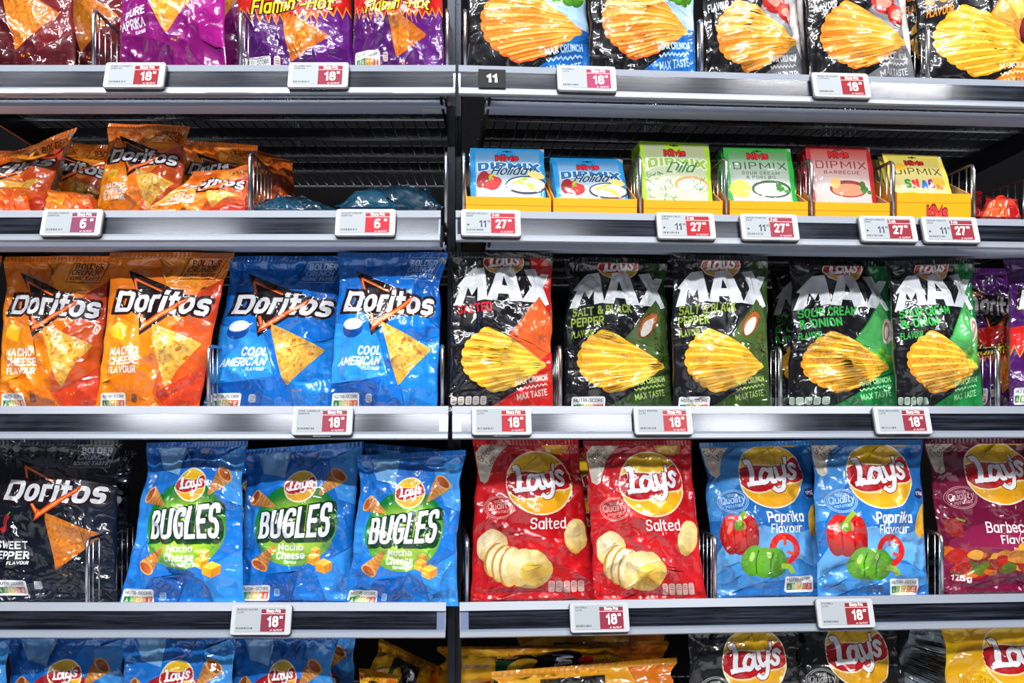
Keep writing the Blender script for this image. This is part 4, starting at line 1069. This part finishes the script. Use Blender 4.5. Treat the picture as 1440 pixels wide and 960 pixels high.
# top shelf, tortilla side
g = 'tortilla bags on the top shelf'
dor('maroon', 'dark maroon tortilla bag at the front, cut off by the picture edge', q4((-66, -120), (112, -120), (108, 132), (-70, 132)), g, d=(.122, .104))
dor('maroon', 'dark maroon tortilla bag standing behind the wire divider', q4((40, -110), (185, -110), (190, 128), (36, 128)), g, d=(.22, .2))
dor('paprika', 'magenta tortilla bag lettered PURE PAPRIKA, at the front', q4((165, -122), (318, -122), (322, 132), (166, 132)), g, d=(.082, .064))
dor('paprika', 'magenta tortilla bag set back beside the PURE PAPRIKA bag', q4((225, -100), (372, -100), (376, 122), (222, 122)), g, d=(.21, .2))
dor('flamin', 'purple tortilla bag with flame band and a full nutrition score label', q4((330, -122), (498, -122), (500, 128), (330, 128)), g, d=(.122, .104))
dor('flamin', 'purple tortilla bag with flame band beside the bay gap', q4((496, -110), (626, -110), (627, 138), (494, 138)), g, d=(.082, .064))
# top shelf, ridged side
g = 'ridged crisp bags on the top shelf'
mx('blue', 'black and blue ridged crisp bag above the number 11 sign', q4((652, -128), (824, -128), (832, 130), (654, 130)), g, d=(.122, .104))
mx('blue', 'black and blue ridged crisp bag marked 185g, second from the gap', q4((822, -128), (978, -128), (979, 128), (828, 128)), g, d=(.082, .064))
mx('ketchup', 'black ketchup crisp bag with bright glare on its orange crisp', q4((976, -98), (1112, -104), (1134, 140), (992, 140)), g, d=(.122, .104))
mx('ketchup', 'black ketchup crisp bag set back with its red bottle showing', q4((1010, -90), (1128, -90), (1136, 134), (1012, 134)), g, d=(.22, .2))
mx('ketchup', 'black ketchup crisp bag with dark orange crisp, nearer the cheddar bag', q4((1124, -90), (1266, -90), (1290, 146), (1138, 146)), g, d=(.082, .064))
mx('cheddar', 'black cheddar crisp bag hidden behind the top divider', q4((1258, -90), (1392, -90), (1396, 136), (1260, 136)), g, d=(.22, .2))
mx('cheddar', 'black and orange cheddar crisp bag at the picture edge', q4((1276, -90), (1440, -95), (1468, 150), (1296, 148)), g, d=(.122, .104))
# second shelf, small orange bags
g = 'small orange tortilla bags on the second shelf'
dor('nacho', 'small orange tortilla bag leaning sideways at the picture edge', q4((-45, 242), (106, 180), (56, 312), (-92, 340)), g, d=(.165, .13), T=.026)
dor('nacho', 'small orange tortilla bag tilted behind the leaning bag', q4((58, 188), (168, 212), (140, 322), (38, 312)), g, d=(.24, .2), T=.02)
dor('nacho', 'small orange tortilla bag standing upright with whole logo in view', q4((150, 179), (266, 185), (252, 322), (128, 322)), g, d=(.14, .122), T=.03)
dor('nacho', 'small orange tortilla bag slumped against the wire divider', q4((258, 203), (362, 212), (352, 322), (246, 322)), g, d=(.19, .172), T=.024)
dor('nacho', 'small orange tortilla bag lying folded in front of the upright one', q4((268, 248), (356, 236), (344, 304), (196, 300)), g, d=(.085, .085, .052, .052), T=.012)
bag(TOR, 'orange tortilla bag lying flat low at the picture edge', 'crisp bag', g, A(art_plain, 'orangeback'), q4((-40, 264), (38, 268), (46, 306), (-50, 306)), d=(.10, .05), T=.010, seal='#c9640c', lift=.014)
bag(TOR, 'small orange tortilla bag lying low beside the leaning bag', 'crisp bag', g, A(art_plain, 'orangeback'), q4((66, 270), (128, 276), (134, 306), (58, 306)), d=(.10, .052), T=.010, seal='#c9640c', lift=.014)
bag(TOR, 'orange tortilla bag at the back, seen above the slumped bag', 'crisp bag', g, A(art_plain, 'orangeback'), q4((250, 196), (330, 200), (335, 290), (250, 290)), d=(.26, .24), T=.03, seal='#a04a08')
bag(TOR, 'crumpled orange tortilla bag behind the second shelf wire divider', 'crisp bag', g, A(art_plain, 'orangeback'), q4((352, 214), (412, 232), (420, 296), (346, 296)), d=(.24, .2), T=.03, crump=1.6, seal='#c9640c')
bag(TOR, 'dark orange tortilla bag far back beyond the leaning bags', 'crisp bag', g, A(art_plain, 'orangeback'), q4((-20, 190), (60, 186), (70, 290), (-20, 290)), d=(.32, .3), T=.03, seal='#a04a08')
g = 'flat teal bags on the second shelf'
bag(TOR, 'dark teal bag lying flat beside the wire divider', 'crisp bag', g, A(art_plain, 'teal'), q4((352, 286), (452, 284), (476, 306), (356, 306)), d=(.16, .05), T=.02, seal='#0d3c52', lift=.022)
bag(TOR, 'dark teal bag lying flat nearest the bay gap', 'crisp bag', g, A(art_plain, 'teal'), q4((500, 274), (606, 266), (624, 304), (468, 304)), d=(.16, .05), T=.024, seal='#0d3c52', lift=.026)
g = 'flat red bags on the second shelf'
bag(TOR, 'red bag lying flat on top of the pile at the picture edge', 'crisp bag', g, A(art_plain, 'red'), q4((1386, 280), (1432, 280), (1436, 318), (1376, 316)), 'R', d=(.14, .05), T=.022, seal='#a60f14', lift=.024)
bag(TOR, 'red and orange bag lying behind the yellow carton', 'crisp bag', g, A(art_plain, 'red'), q4((1336, 272), (1382, 274), (1380, 304), (1346, 306)), 'R', d=(.26, .2), T=.02, seal='#a60f14', lift=.02)
# third shelf, tortilla side
g = 'large tortilla bags on the third shelf'
dor('nacho', 'large orange tortilla bag mostly outside the picture edge', q4((-150, 362), (2, 362), (-4, 604), (-160, 604)), g, d=(.118, .1))
dor('nacho', 'large orange tortilla bag nearest the picture edge, top hidden by shelf', q4((3, 356), (160, 356), (140, 606), (-6, 606)), g, d=(.122, .104))
dor('nacho', 'large orange tortilla bag leaning with its pointed corner over the blue bag', q4((152, 350), (329, 357), (279, 608), (133, 608)), g, d=(.082, .064))
dor('cool', 'large blue tortilla bag leaning next to the orange bag', q4((322, 357), (490, 357), (468, 606), (282, 606)), g, d=(.122, .104))
dor('cool', 'large blue tortilla bag beside the bay gap', q4((474, 362), (629, 357), (615, 606), (458, 606)), g, d=(.082, .064))
dor('cool', 'blue tortilla bag set behind the front blue pair', q4((330, 372), (480, 372), (476, 588), (330, 588)), g, d=(.21, .2))
# third shelf, ridged side
g = 'ridged crisp bags on the third shelf'
mx('salted', 'black and red ridged crisp bag lettered SALTED', q4((632, 358), (778, 356), (778, 606), (630, 606)), g, d=(.078, .062))
mx('pepper', 'black and olive pepper crisp bag next to the SALTED bag', q4((793, 358), (939, 358), (946, 606), (792, 606)), g, d=(.120, .103))
mx('pepper', 'black and olive pepper crisp bag, next to the green onion bags', q4((942, 357), (1080, 357), (1084, 604), (944, 604)), g, d=(.078, .062))
mx('cream', 'green onion crisp bag mostly hidden behind the front pair', q4((1082, 376), (1206, 376), (1206, 590), (1080, 590)), g, d=(.2, .19))
mx('cream', 'black and green onion crisp bag standing straight', q4((1110, 362), (1254, 360), (1264, 606), (1106, 606)), g, d=(.120, .103))
mx('cream', 'black and green onion crisp bag with tilted logo', q4((1246, 374), (1370, 362), (1384, 604), (1262, 606)), g, d=(.078, .062))
bag(RID, 'purple flame crisp bag behind the tilted green bag', 'crisp bag', 'purple bags on the third shelf', A(art_doritos, 'flamin'), q4((1338, 362), (1440, 362), (1456, 606), (1352, 606)), 'R', d=(.19, .17), seal='#4e1266', back='#8a8d96')
bag(RID, 'purple crisp bag cut off by the picture edge', 'crisp bag', 'purple bags on the third shelf', A(art_doritos, 'flamin'), q4((1412, 356), (1560, 356), (1575, 606), (1420, 606)), 'R', d=(.082, .064), seal='#4e1266', back='#8a8d96')
# fourth shelf, snack side
g = 'black tortilla bags on the fourth shelf'
dor('pepper', 'black tortilla bag lettered SWEET PEPPER', q4((-6, 626), (172, 620), (166, 880), (-14, 880)), g, d=(.122, .104), back='#10131c')
dor('pepper', 'black tortilla bag standing behind the SWEET PEPPER bag', q4((40, 640), (192, 640), (180, 852), (34, 852)), g, d=(.25, .23), back='#10131c')
g = 'blue cone snack bags with a green disc'
bug('green', 'blue cone snack bag with green disc next to the wire divider', q4((205, 630), (348, 622), (346, 874), (166, 876)), g, d=(.082, .064), pinch=.08)
bug('green', 'blue cone snack bag with green disc, middle of three', q4((341, 640), (512, 628), (499, 874), (331, 876)), g, d=(.122, .104), pinch=.08)
bug('green', 'blue cone snack bag with green disc beside the bay gap', q4((501, 648), (656, 640), (645, 876), (484, 876)), g, d=(.082, .064), pinch=.08)
bug('green', 'blue cone snack bag behind the gap of the middle bag', q4((284, 650), (430, 650), (430, 850), (284, 850)), g, d=(.22, .2), pinch=.08)
bug('green', 'blue cone snack bag behind the bag at the bay gap', q4((512, 630), (640, 640), (640, 850), (508, 850)), g, d=(.22, .2), pinch=.08)
# fourth shelf, crisp side
g = 'potato crisp bags on the fourth shelf'
lay('red', 'red salted crisp bag beside the bay gap', q4((665, 622), (815, 622), (842, 876), (661, 876)), g, d=(.120, .103))
lay('red', 'red salted crisp bag set back between the two front ones', q4((726, 636), (868, 636), (880, 852), (726, 852)), g, d=(.215, .205))
lay('red', 'red salted crisp bag next to the blue crisp bags', q4((820, 620), (974, 620), (994, 870), (836, 872)), g, d=(.078, .062))
lay('blue', 'blue paprika crisp bag next to the red bags', q4((984, 630), (1142, 626), (1160, 866), (1004, 866)), g, d=(.120, .103))
lay('blue', 'blue paprika crisp bag next to the burgundy bag', q4((1138, 620), (1297, 616), (1306, 862), (1150, 864)), g, d=(.078, .062))
lay('bbq', 'burgundy barbecue crisp bag at the picture edge', q4((1298, 614), (1462, 610), (1494, 858), (1328, 858)), g, d=(.120, .103))
# bottom shelf
g = 'blue cone snack bags with a red disc'
bug('red', 'blue cone snack bag at the bottom corner, cut by the picture edge', q4((-150, 900), (18, 900), (10, 1150), (-155, 1150)), g, d=(.082, .064))
bug('red', 'blue cone snack bag with red disc, first whole one in the bottom row', q4((8, 898), (182, 898), (178, 1152), (4, 1152)), g, d=(.122, .104))
bug('red', 'blue cone snack bag with red disc, second in the bottom row', q4((170, 896), (334, 898), (330, 1152), (166, 1152)), g, d=(.082, .064))
bug('red', 'blue cone snack bag with red disc next to the yellow multipacks', q4((324, 898), (476, 900), (470, 1152), (318, 1152)), g, d=(.122, .104))
bug('red', 'blue cone snack bag set back, one cone showing by the multipacks', q4((370, 880), (502, 880), (500, 1110), (372, 1110)), g, d=(.2, .19))
g = 'yellow multipacks lying on the bottom shelf'
def mul(label, quad, d, bay='L', **k): bag('multipack_bag', label, 'multipack', g, A(art_plain, 'multi'), quad, bay, d=d, seal='#d08a10', k=4, **k)
mul('yellow multipack tilted beside the blue cone snack bags', q4((532, 902), (634, 950), (598, 1040), (496, 990)), (.22, .22, .12, .12), T=.03)
mul('yellow multipack lying lengthwise with its black panel in view', q4((612, 915), (942, 905), (950, 975), (606, 985)), (.25, .25, .135, .135), 'R', T=.03)
mul('yellow multipack in front, only its top edge showing', q4((690, 952), (952, 932), (958, 1010), (690, 1020)), (.09, .09, .06, .06), 'R', T=.018)
mul('yellow multipack at the back of the pile in deep shade', q4((722, 886), (938, 884), (944, 1075), (718, 1078)), (.37, .35), 'R', T=.028)
mul('yellow multipack at the bottom of the pile, under the tilted one', q4((500, 1085), (612, 1085), (606, 1120), (496, 1120)), (.22, .22, .08, .08), T=.02, lift=.035)
mul('yellow multipack in the middle of the pile, under the lengthwise one', q4((612, 988), (940, 983), (948, 1020), (606, 1024)), (.26, .26, .1, .1), 'R', T=.005)
mul('yellow multipack at the bottom of the pile, under the lengthwise ones', q4((640, 1075), (940, 1075), (948, 1120), (640, 1120)), (.26, .26, .08, .08), 'R', T=.024, lift=.045)
mul('yellow multipack low in front of the tilted one', q4((505, 945), (560, 958), (560, 1020), (500, 1020)), (.12, .12, .06, .06), T=.02)
g = 'crisp bags standing on the bottom shelf'
lay('black', 'black crisp bag with red and yellow logo next to the multipacks', q4((966, 872), (1124, 868), (1134, 1120), (964, 1122)), g, d=(.082, .064))
lay('black', 'black crisp bag with red and yellow logo, leaning beside the grey bag', q4((1108, 868), (1262, 862), (1296, 1116), (1126, 1118)), g, d=(.122, .104))
bag(CRI, 'crisp bag turned round, its grey printed back in view', 'crisp bag', g, A(art_plain, 'backgrey'), q4((1280, 884), (1338, 892), (1350, 1040), (1236, 975)), 'R', d=(.17, .16), T=.03, seal='#727c86')
lay('yellow', 'bright yellow crisp bag at the bottom corner', q4((1322, 858), (1500, 858), (1520, 1112), (1336, 1112)), g, d=(.082, .064), crump=1.3)
bag(CRI, 'yellow crisp bag crumpled behind the grey bag', 'crisp bag', g, A(art_lays, 'yellow'), q4((1296, 872), (1390, 868), (1400, 1090), (1290, 1090)), 'R', d=(.25, .23), T=.04, crump=1.8, seal='#e0b010')

# ------------------------------------------------------------------ dip mix cartons and sachets
def art_sachet(kind):
    bd, p0, p1, wc, word, sub = {'holiday': ('#1a86c4', '#3f86b8', '#a9b6be', '#12649c', 'DIPMIX', 'Holiday'), 'dild': ('#9cc420', '#a3ac7c', '#b4bca0', '#8aa83a', 'DIPMIX', 'Dild'),
                                 'cream': ('#1f9a34', '#4a8a46', '#b2b6b2', '#30343a', 'DIPMIX', 'SOUR CREAM'), 'bbq': ('#a81420', '#b04034', '#b8aca8', '#5a2028', 'DIPMIX', 'BARBECUE'), 'snack': ('#f0dc5c', '#d6c458', '#c8be88', '#3c3a20', 'DIPMIX', 'SNACK')}[kind]
    a = Art(103, 140, bd, 6)
    a.add(rect(7, 5, 96, 134), lgrad(0, 5, 0, 70, p0, p1))
    if kind in ('holiday', 'dild'): a.add(rect(36, 0, 62, 22), bd)
    a.add(rect(44, 5, 58, 7, 1), '#1a2a30'); a.add(ell(51, 6, 2.4, 2.2, 10), '#1a2a30')
    for k in (0, 1): a.text('KiMs', 51, 25 if kind in ('holiday', 'dild') else 21, 11 if kind != 'snack' else 8, ('#1c0a0c', '#d8141c')[k], wt=.21, sx=1.5, fit=31, align='c', rot=-.02, grow=(1.3, .15)[k], dy=[0, .08, 0, .06])
    if kind in ('holiday', 'dild'):
        arc = lambda q, w: np.stack((q[:, 0], q[:, 1] * (1 - .25 * np.sin(PI * np.clip(q[:, 0] / w, 0, 1))) + 6 * (2 * q[:, 0] / w - 1) ** 2 - 2), 1)
        a.text('DIPMIX', 10, 43, 17, '#dfe6e2', wt=.26, fit=86, grow=.9, warp=arc); a.text('DIPMIX', 10, 43, 17, wc, wt=.26, fit=86, warp=arc)
        a.text(sub, 26 if kind == 'holiday' else 36, 54, 18, '#16202a' if kind == 'holiday' else '#1f6a3a', wt=.12, fit=60 if kind == 'holiday' else 40, shear=.5, rot=-.04)
    else:
        a.text('DIPMIX', 12, 40, 13, wc, wt=.1, fit=80, sp=.2)
        if kind == 'snack':
            for ch, x, c in zip('SNACK', (25, 37, 52, 65, 78), ('#2a8a3c', '#d8242c', '#1f6ac0', '#7a2a8a', '#e07a1c')): a.text(ch, x, 68 - (x % 3), 18, c, wt=.26, sx=.8)
        else:
            a.text(sub, 52, 50, 6, wc, wt=.13, fit=56, sp=.25, align='c')
            if kind == 'cream': a.text('& PURLØG', 52, 58, 6, wc, wt=.13, fit=44, sp=.25, align='c')
    if kind == 'holiday':
        pepper(a, 26, 66, 17, 15, True, .5); a.add(ell(16, 62, 8, 17, 14, .2), '#8a1018')
        a.add(ell(76, 72, 29, 18, 28), '#1f2340'); a.add(ell(76, 71, 26, 14.5, 26), '#ece6cf')
        for q in ((-.5, 60), (.2, 66), (.7, 72)): a.add(ell(74 + q[0] * 14, q[1] + 4, 13, 3.2, 14, q[0]), '#a3c838')
        a.add(ell(90, 52, 12, 7, 14, .3), '#e2c87a')
    elif kind == 'dild':
        rs = np.random.RandomState(1)
        for k in range(60):
            x, y = 8 + rs.rand() * 40, 56 + rs.rand() * 70; t = rs.rand() * PI
            a.line([(x, y), (x + 7 * math.cos(t), y - 7 * math.sin(t))], 1.3, ('#3c7a2a', '#5a9a3c', '#2a5c22')[k % 3])
        a.add(ell(74, 74, 26, 15, 24), '#b98a4a'); a.add(ell(74, 76, 22, 12, 22), '#ece9e0')
        for k in range(24):
            x, y = 74 + rs.rand() * 18, 66 + rs.rand() * 20; a.line([(x, y), (x + rs.rand() * 8 - 4, y - 6)], 1.2, '#3c7a2a')
    elif kind == 'cream':
        a.add(ell(20, 76, 16, 16, 18), '#e6d84a'); a.add(ell(66, 76, 30, 16, 26), '#2a4a2c'); a.add(ell(66, 77, 26, 12, 24), '#eceee8')
        rs = np.random.RandomState(1)
        for k in range(14): a.add(ell(76 + rs.rand() * 16, 66 + rs.rand() * 14, 4, 3, 9), ('#3c8a2a', '#2a6a1e')[k % 2])
    elif kind == 'bbq':
        a.add(ell(60, 76, 30, 15, 26), '#7a1c14'); a.add(ell(60, 78, 26, 11, 24), '#c87a5a'); a.add(ell(40, 66, 8, 10, 14, .4), '#d8a05a')
        rs = np.random.RandomState(1)
        for k in range(16): a.add(ell(82 + rs.rand() * 14, 64 + rs.rand() * 18, 4, 3, 9), ('#3c6a2a', '#2a5a1e')[k % 2])
    else:
        a.add(poly((14, 20), (30, 18), (34, 30), (18, 32)), '#e8b020'); a.add(ell(84, 52, 12, 7, 14, .3), '#e6b43a'); a.add(ell(30, 82, 18, 9, 18), '#f0a41c'); a.add(ell(66, 82, 20, 8, 18), '#eec23c')
    return a
def art_front(logo):
    a = Art(118, 36 if logo else 24, '#f29a0a', 8)
    a.line([(0, 8 if not logo else 9.5), (118, 8 if not logo else 9.5)], .7, '#a86a08')
    if logo:
        for k in (0, 1): a.text('KiMs', 64, 27, 14, ('#3a0a0a', '#e0323a')[k], wt=.21, sx=1.5, fit=32, align='c', grow=(1.6, .2)[k], dy=[0, .08, 0, .06])
    return a
M['orangecard'] = mat('orange_card', '#ec940c', .5)[0]
def carton(x0, x1, ytop, label, logo=False, d0=.034, dep=.24, rise=.115):
    ta = local(P(x0, ytop, d0, 'R'), 'R'); tb = local(P(x1, ytop, d0, 'R'), 'R')
    w = tb[0] - ta[0]; z0 = DECK[1] + .0015; hf = ta[2] - z0; hb = hf + rise
    r = empty('display_carton', world((ta[0] + tb[0]) / 2, d0, z0, 'R'), AR); tag(r, label, 'carton', 'dip mix display cartons')
    th = .0022; hw = w / 2
    b = MB(); b.box(-hw, hw, 0, dep, 0, th); b.build('base_panel', M['kraft'], r)
    b = MB(); b.box(-hw, hw, dep - th, dep, 0, hb); b.build('back_panel', M['kraft'], r)
    for s_ in (-1, 1):
        xa, xb = (s_ * hw, s_ * (hw - th))
        for nm, x_, m_, t_ in (('side_panel', xb, M['kraft'], th * .5), ('side_print', xa, M['orangecard'], th * .5)):
            b = MB(); xs = (x_, x_ + (xa - xb) * .5) if nm == 'side_panel' else (x_, x_ - (xa - xb) * .5)
            b.add([(x, y, z) for x in xs for y, z in ((0, 0), (dep, 0), (dep, hb), (0, hf))], [(0, 1, 2, 3), (7, 6, 5, 4), (0, 4, 5, 1), (1, 5, 6, 2), (2, 6, 7, 3), (3, 7, 4, 0)])
            if nm == 'side_panel': sp_ = b.build(nm, m_, r)
            else: b.build(nm, m_, sp_)
    b = MB(); b.box(-hw, hw, .0006, th, 0, hf); fp = b.build('front_panel', M['orangecard'], r)
    me = sheet_mesh('front_print', A(art_front, logo), lambda u, v: np.stack(((u - .5) * w, np.full(len(u), -.0004), hf * (1 - v) + 0 * u), 1), M['card'])
    link('front_print', me, fp)
    return ta[0], tb[0]
M['orangecard'] = mat('orange_card', '#ec940c', .5)[0]
CT = [carton(655, 775, 276, 'orange carton of blue holiday sachets beside the bay gap'),
 carton(778, 895.5, 278, 'orange carton of blue holiday sachets next to the lime carton'),
 carton(905.5, 1016, 281, 'orange carton holding the lime green dill sachets'),
 carton(1026.5, 1136, 282, 'orange carton holding the dark green sour cream sachets'),
 carton(1146.5, 1251, 284, 'orange carton holding the red barbecue sachets'),
 carton(1261.5, 1365, 271, 'yellow carton with red lettering holding the pale yellow sachets', True)]
for ci, kind, n, grp, qd, drop, lbl, d_ in (
    (0, 'holiday', 3, 'blue holiday sachets beside the bay gap', ((662, 208), (765, 210), 0), -.001, 'blue holiday sachet, %s in the carton beside the bay gap', .10),
    (1, 'holiday', 4, 'blue holiday sachets next to the lime carton', ((776, 223), (875, 225), .006), .005, 'blue holiday sachet, %s in the carton next to the lime one', .10),
    (2, 'dild', 6, 'lime green dill sachets', ((893, 198), (990, 202), 0), .0005, 'lime green dill sachet, %s of its row', .09),
    (3, 'cream', 4, 'dark green sour cream sachets', ((1003, 207), (1099, 209), .004), -.0005, 'dark green sour cream sachet, %s of its row', .09),
    (4, 'bbq', 4, 'red barbecue sachets', ((1113, 204), (1204, 207), .0), -.001, 'red barbecue sachet, %s of its row', .09),
    (5, 'snack', 3, 'pale yellow snack sachets', ((1208, 215), (1303, 219), .012), -.002, 'pale yellow snack sachet, %s of its row', .10)):
    c0, c1 = CT[ci][0] + .0045, CT[ci][1] - .0045
    a0, a1 = local(P(*qd[0], d_, 'R'), 'R'), local(P(*qd[1], d_, 'R'), 'R'); w = min(a1[0] - a0[0], c1 - c0 - qd[2])
    for i in range(n):
        dt, db = d_ + .0135 * i, .052 + .0135 * i
        t0 = min(max(a0[0] - .0008 * i, c0), c1 - w - qd[2]); b0 = t0 + qd[2]; zb = DECK[1] + .0062
        cs = [world(t0, dt, a0[2] + drop * i, 'R'), world(t0 + w, dt, a1[2] + drop * i, 'R'), world(b0 + w, db, zb, 'R'), world(b0, db, zb, 'R')]
        bag('dip_mix_sachet', lbl % ('front one', 'second one', 'third one', 'fourth one', 'fifth one', 'last one')[i], 'sachet', grp, A(art_sachet, kind), None, 'R',
            T=.0036, pinch=.0, crump=.10, seals=(0, 0), seal='#a0a4a8', material='paper', corners=cs)

# ------------------------------------------------------------------ price tags, signs
def art_tag(price, two, l1, l2, red='#a8202c'):
    a = Art(70, 34, '#9aa0a6', 8); red = lin(red) * .62
    a.text(l1, 2, 4.2, 2.6, '#4a4e54', wt=.17, fit=min(30, 2.4 * len(l1)), it=1); a.text(l2, 2, 8.0, 2.6, '#4a4e54', wt=.17, fit=min(22, 2.2 * len(l2)), it=1)
    a.add(rect(36, 2.5, 70, 33.5), red)
    a.line([(36, 8.8), (70, 8.8)], .6, '#efd9da')
    rs = np.random.RandomState(len(l1) * 7 + len(l2))
    x = 2
    while x < 24:
        w = .5 + rs.rand() * 1.2; a.add(rect(x, 27.5, x + w, 30.2), '#3a3d42'); x += w + .5 + rs.rand()
    a.line([(2, 32), (28, 32)], .6, '#9a9ea4')
    wc = '#f6f2f2'
    if two:
        a.text('3 stk', 38, 7.3, 4, wc, wt=.18, fit=10); a.text('27', 42.5, 26, 14, wc, wt=.2, fit=15.5); a.text('00', 60, 15.5, 4, wc, wt=.17, fit=5)
        a.text('11', 19.5, 24.5, 11, '#30343a', wt=.19, fit=10); a.text('95', 31, 17, 3.4, '#30343a', wt=.17, fit=4)
        a.text('*', 2.4, 24.5, 5, '#3a3d42', wt=.3, fit=3)
    else:
        a.text('Skarp Pris', 43, 7.2, 4.6, wc, wt=.17, fit=20)
        a.text(price, 53, 27, 15, wc, wt=.2, fit=15.5 if price != '6' else 8.5, align='c'); a.text('95', 62, 15.6, 3.8, wc, wt=.17, fit=4.6)
    a.text('pr. kg 92,57', 50, 32.3, 2.2, '#e6c9cc', wt=.15, fit=17, it=1)
    return a
TH = -math.atan2(.327, .945)
def rbox(w, h, y0, y1, r=.004):
    b = MB(); p = rect(-w / 2, -h / 2, w / 2, h / 2, r); n = len(p)
    b.add([(q[0], y0, q[1]) for q in p] + [(q[0], y1, q[1]) for q in p], [tuple(range(n)), tuple(range(2 * n - 1, n - 1, -1))] + [(i, n + i, n + (i + 1) % n, (i + 1) % n) for i in range(n)])
    return b
HS = rbox(.0925, .0455, -.0045, .0005).mesh('housing', M['housing']); BS = rbox(.0935, .0465, .0005, .0048).mesh('back_shell', M['tagback'])
def price_tag(px, k, bay, price, two, l1, l2, label, red='#a8202c'):
    t = local(P(px, LIP[k] + 22, .008, bay), bay)[0]
    r = empty('price_tag', world(t, .0105 - .0075 * .945, ZL[k] - .0255 + .0075 * .327, bay)); r.rotation_euler = (TH, 0, BAY[bay][3])
    tag(r, label, 'price tag', 'electronic price tags')
    hs = link('housing', HS, r); link('back_shell', BS, r)
    w, h = .0770, .0374
    me = sheet_mesh('screen', art_tag(price, two, l1, l2, red), lambda u, v: np.stack(((u - .5) * w - .0012, np.full(len(u), -.0049), (.5 - v) * h), 1), M['ink'])
    link('screen', me, hs)
    c = MB(); c.box(-.014, .014, -.002, .004, -.0252, -.0228); c.build('clip', M['clear'], r)
D1, D2 = '#a8202c', '#b85266'
price_tag(192, 0, 'L', '18', False, 'PURE PAPRIKA', 'DORITOS', 'price tag reading 18 under the magenta paprika bag', D1)
price_tag(449, 0, 'L', '18', False, 'FLAMIN HOT', 'DORITOS', 'price tag reading 18 under the purple flame bags', '#a03048')
price_tag(824, 0, 'R', '18', False, 'PAPRIKA', 'LAYS', 'price tag reading 18 under the black and blue ridged bags', '#b8406a')
price_tag(1180, 0, 'R', '18', False, 'HEINZ KETCHUP', 'LAYS MAX', 'price tag reading 18 under the ketchup ridged bags', D1)
price_tag(104, 1, 'L', '6', False, 'NACHO CHEESE', 'DORITOS', 'price tag reading 6 with dull red panel under the small orange bags', '#94486a')
price_tag(515, 1, 'L', '6', False, 'NACHO CHEESE', 'DORITOS', 'price tag reading 6 with bright red panel under the teal bags', '#d8283c')
price_tag(690, 1, 'R', '', True, 'DIPMIX HOLIDAY', 'KIMS', 'price tag reading 27 beside the bay gap under the holiday sachets', '#c42f42')
price_tag(963, 1, 'R', '', True, 'DIPMIX DILD', 'KIMS', 'price tag reading 27 under the lime green sachets', '#c01f2c')
price_tag(1080, 1, 'R', '', True, 'DIPMIX PURLOG', 'KIMS', 'price tag reading 27 under the dark green sachets', '#a83a4c')
price_tag(1246, 1, 'R', '', True, 'DIPMIX BARBECUE', 'KIMS', 'price tag reading 27 under the red sachets', '#a02a3c')
price_tag(1333, 1, 'R', '', True, 'DIPMIX SNACK', 'KIMS', 'price tag reading 27 under the yellow carton', '#a02a3c')
price_tag(455, 2, 'L', '18', False, 'COOL AMERICAN', 'DORITOS', 'price tag reading 18 under the large blue tortilla bags', '#a84056')
price_tag(705, 2, 'R', '18', False, 'SALTED', 'LAYS', 'price tag reading 18 under the SALTED ridged bag', '#c0303c')
price_tag(931, 2, 'R', '18', False, 'SALT PEPPER', 'LAYS', 'price tag reading 18 with pale panel under the pepper ridged bags', '#c24a50')
price_tag(1266, 2, 'R', '18', False, 'SOUR CREAM ONION', 'LAYS', 'price tag reading 18 under the green onion ridged bags', '#a02c44')
price_tag(369, 3, 'L', '18', False, 'BUGLES NACHO', 'LAYS', 'price tag reading 18 under the cone snack bags with green disc', '#94304a')
price_tag(842, 3, 'R', '18', False, 'NATURAL', 'LAYS', 'price tag reading 18 under the red salted crisp bags', '#9c2c44')
price_tag(1186, 3, 'R', '18', False, 'PAPRIKA', 'LAYS', 'price tag reading 18 under the blue paprika crisp bags', '#a02430')
# aisle number plate and the small shelf sticker
def art_eleven():
    a = Art(40, 32, '#16171a', 8); a.text('11', 20, 23, 15, '#eef0f2', wt=.26, fit=16, align='c'); return a
def art_sticker():
    a = Art(27, 11, '#c9ced6', 6); a.text('354 chips', 13.5, 7.4, 5, '#5a6270', wt=.14, fit=21, align='c'); return a
t = local(P(692, 112, .008, 'R'), 'R')[0]
r = empty('number_sign', world(t, .0105 - .004 * .945, ZL[0] - .0255 + .004 * .327, 'R')); r.rotation_euler = (TH, 0, AR)
tag(r, 'small black plate with the white number 11 on the top rail', 'sign')
rbox(.0425, .0335, -.0008, .0012, .0008).build('plate', M['tagback'], r)
link('printed_face', sheet_mesh('printed_face', art_eleven(), lambda u, v: np.stack(((u - .5) * .0425, np.full(len(u), -.0012), (.5 - v) * .0335), 1), M['ink']), r)
r = empty('shelf_sticker', world(local(P(607, 152, .080, 'L'), 'L')[0], .082, ZL[0] - .0522, 'L')); r.rotation_euler = (math.radians(-90), 0, 0)
tag(r, 'tiny grey sticker lettered 354 chips under the top shelf', 'sticker')
link('paper', rbox(.029, .0205, 0, .0004, .002).mesh('paper', M['housing']), r)
link('printed_face', sheet_mesh('printed_face', art_sticker(), lambda u, v: np.stack(((u - .5) * .029, np.full(len(u), -.0004), (.5 - v) * .0205), 1), M['ink']), r)
# spare tube lamp bodies for the ceiling lights of the aisle are out of frame and not modelled
bpy.data.objects.remove(DIV0) if not dused[0] else None
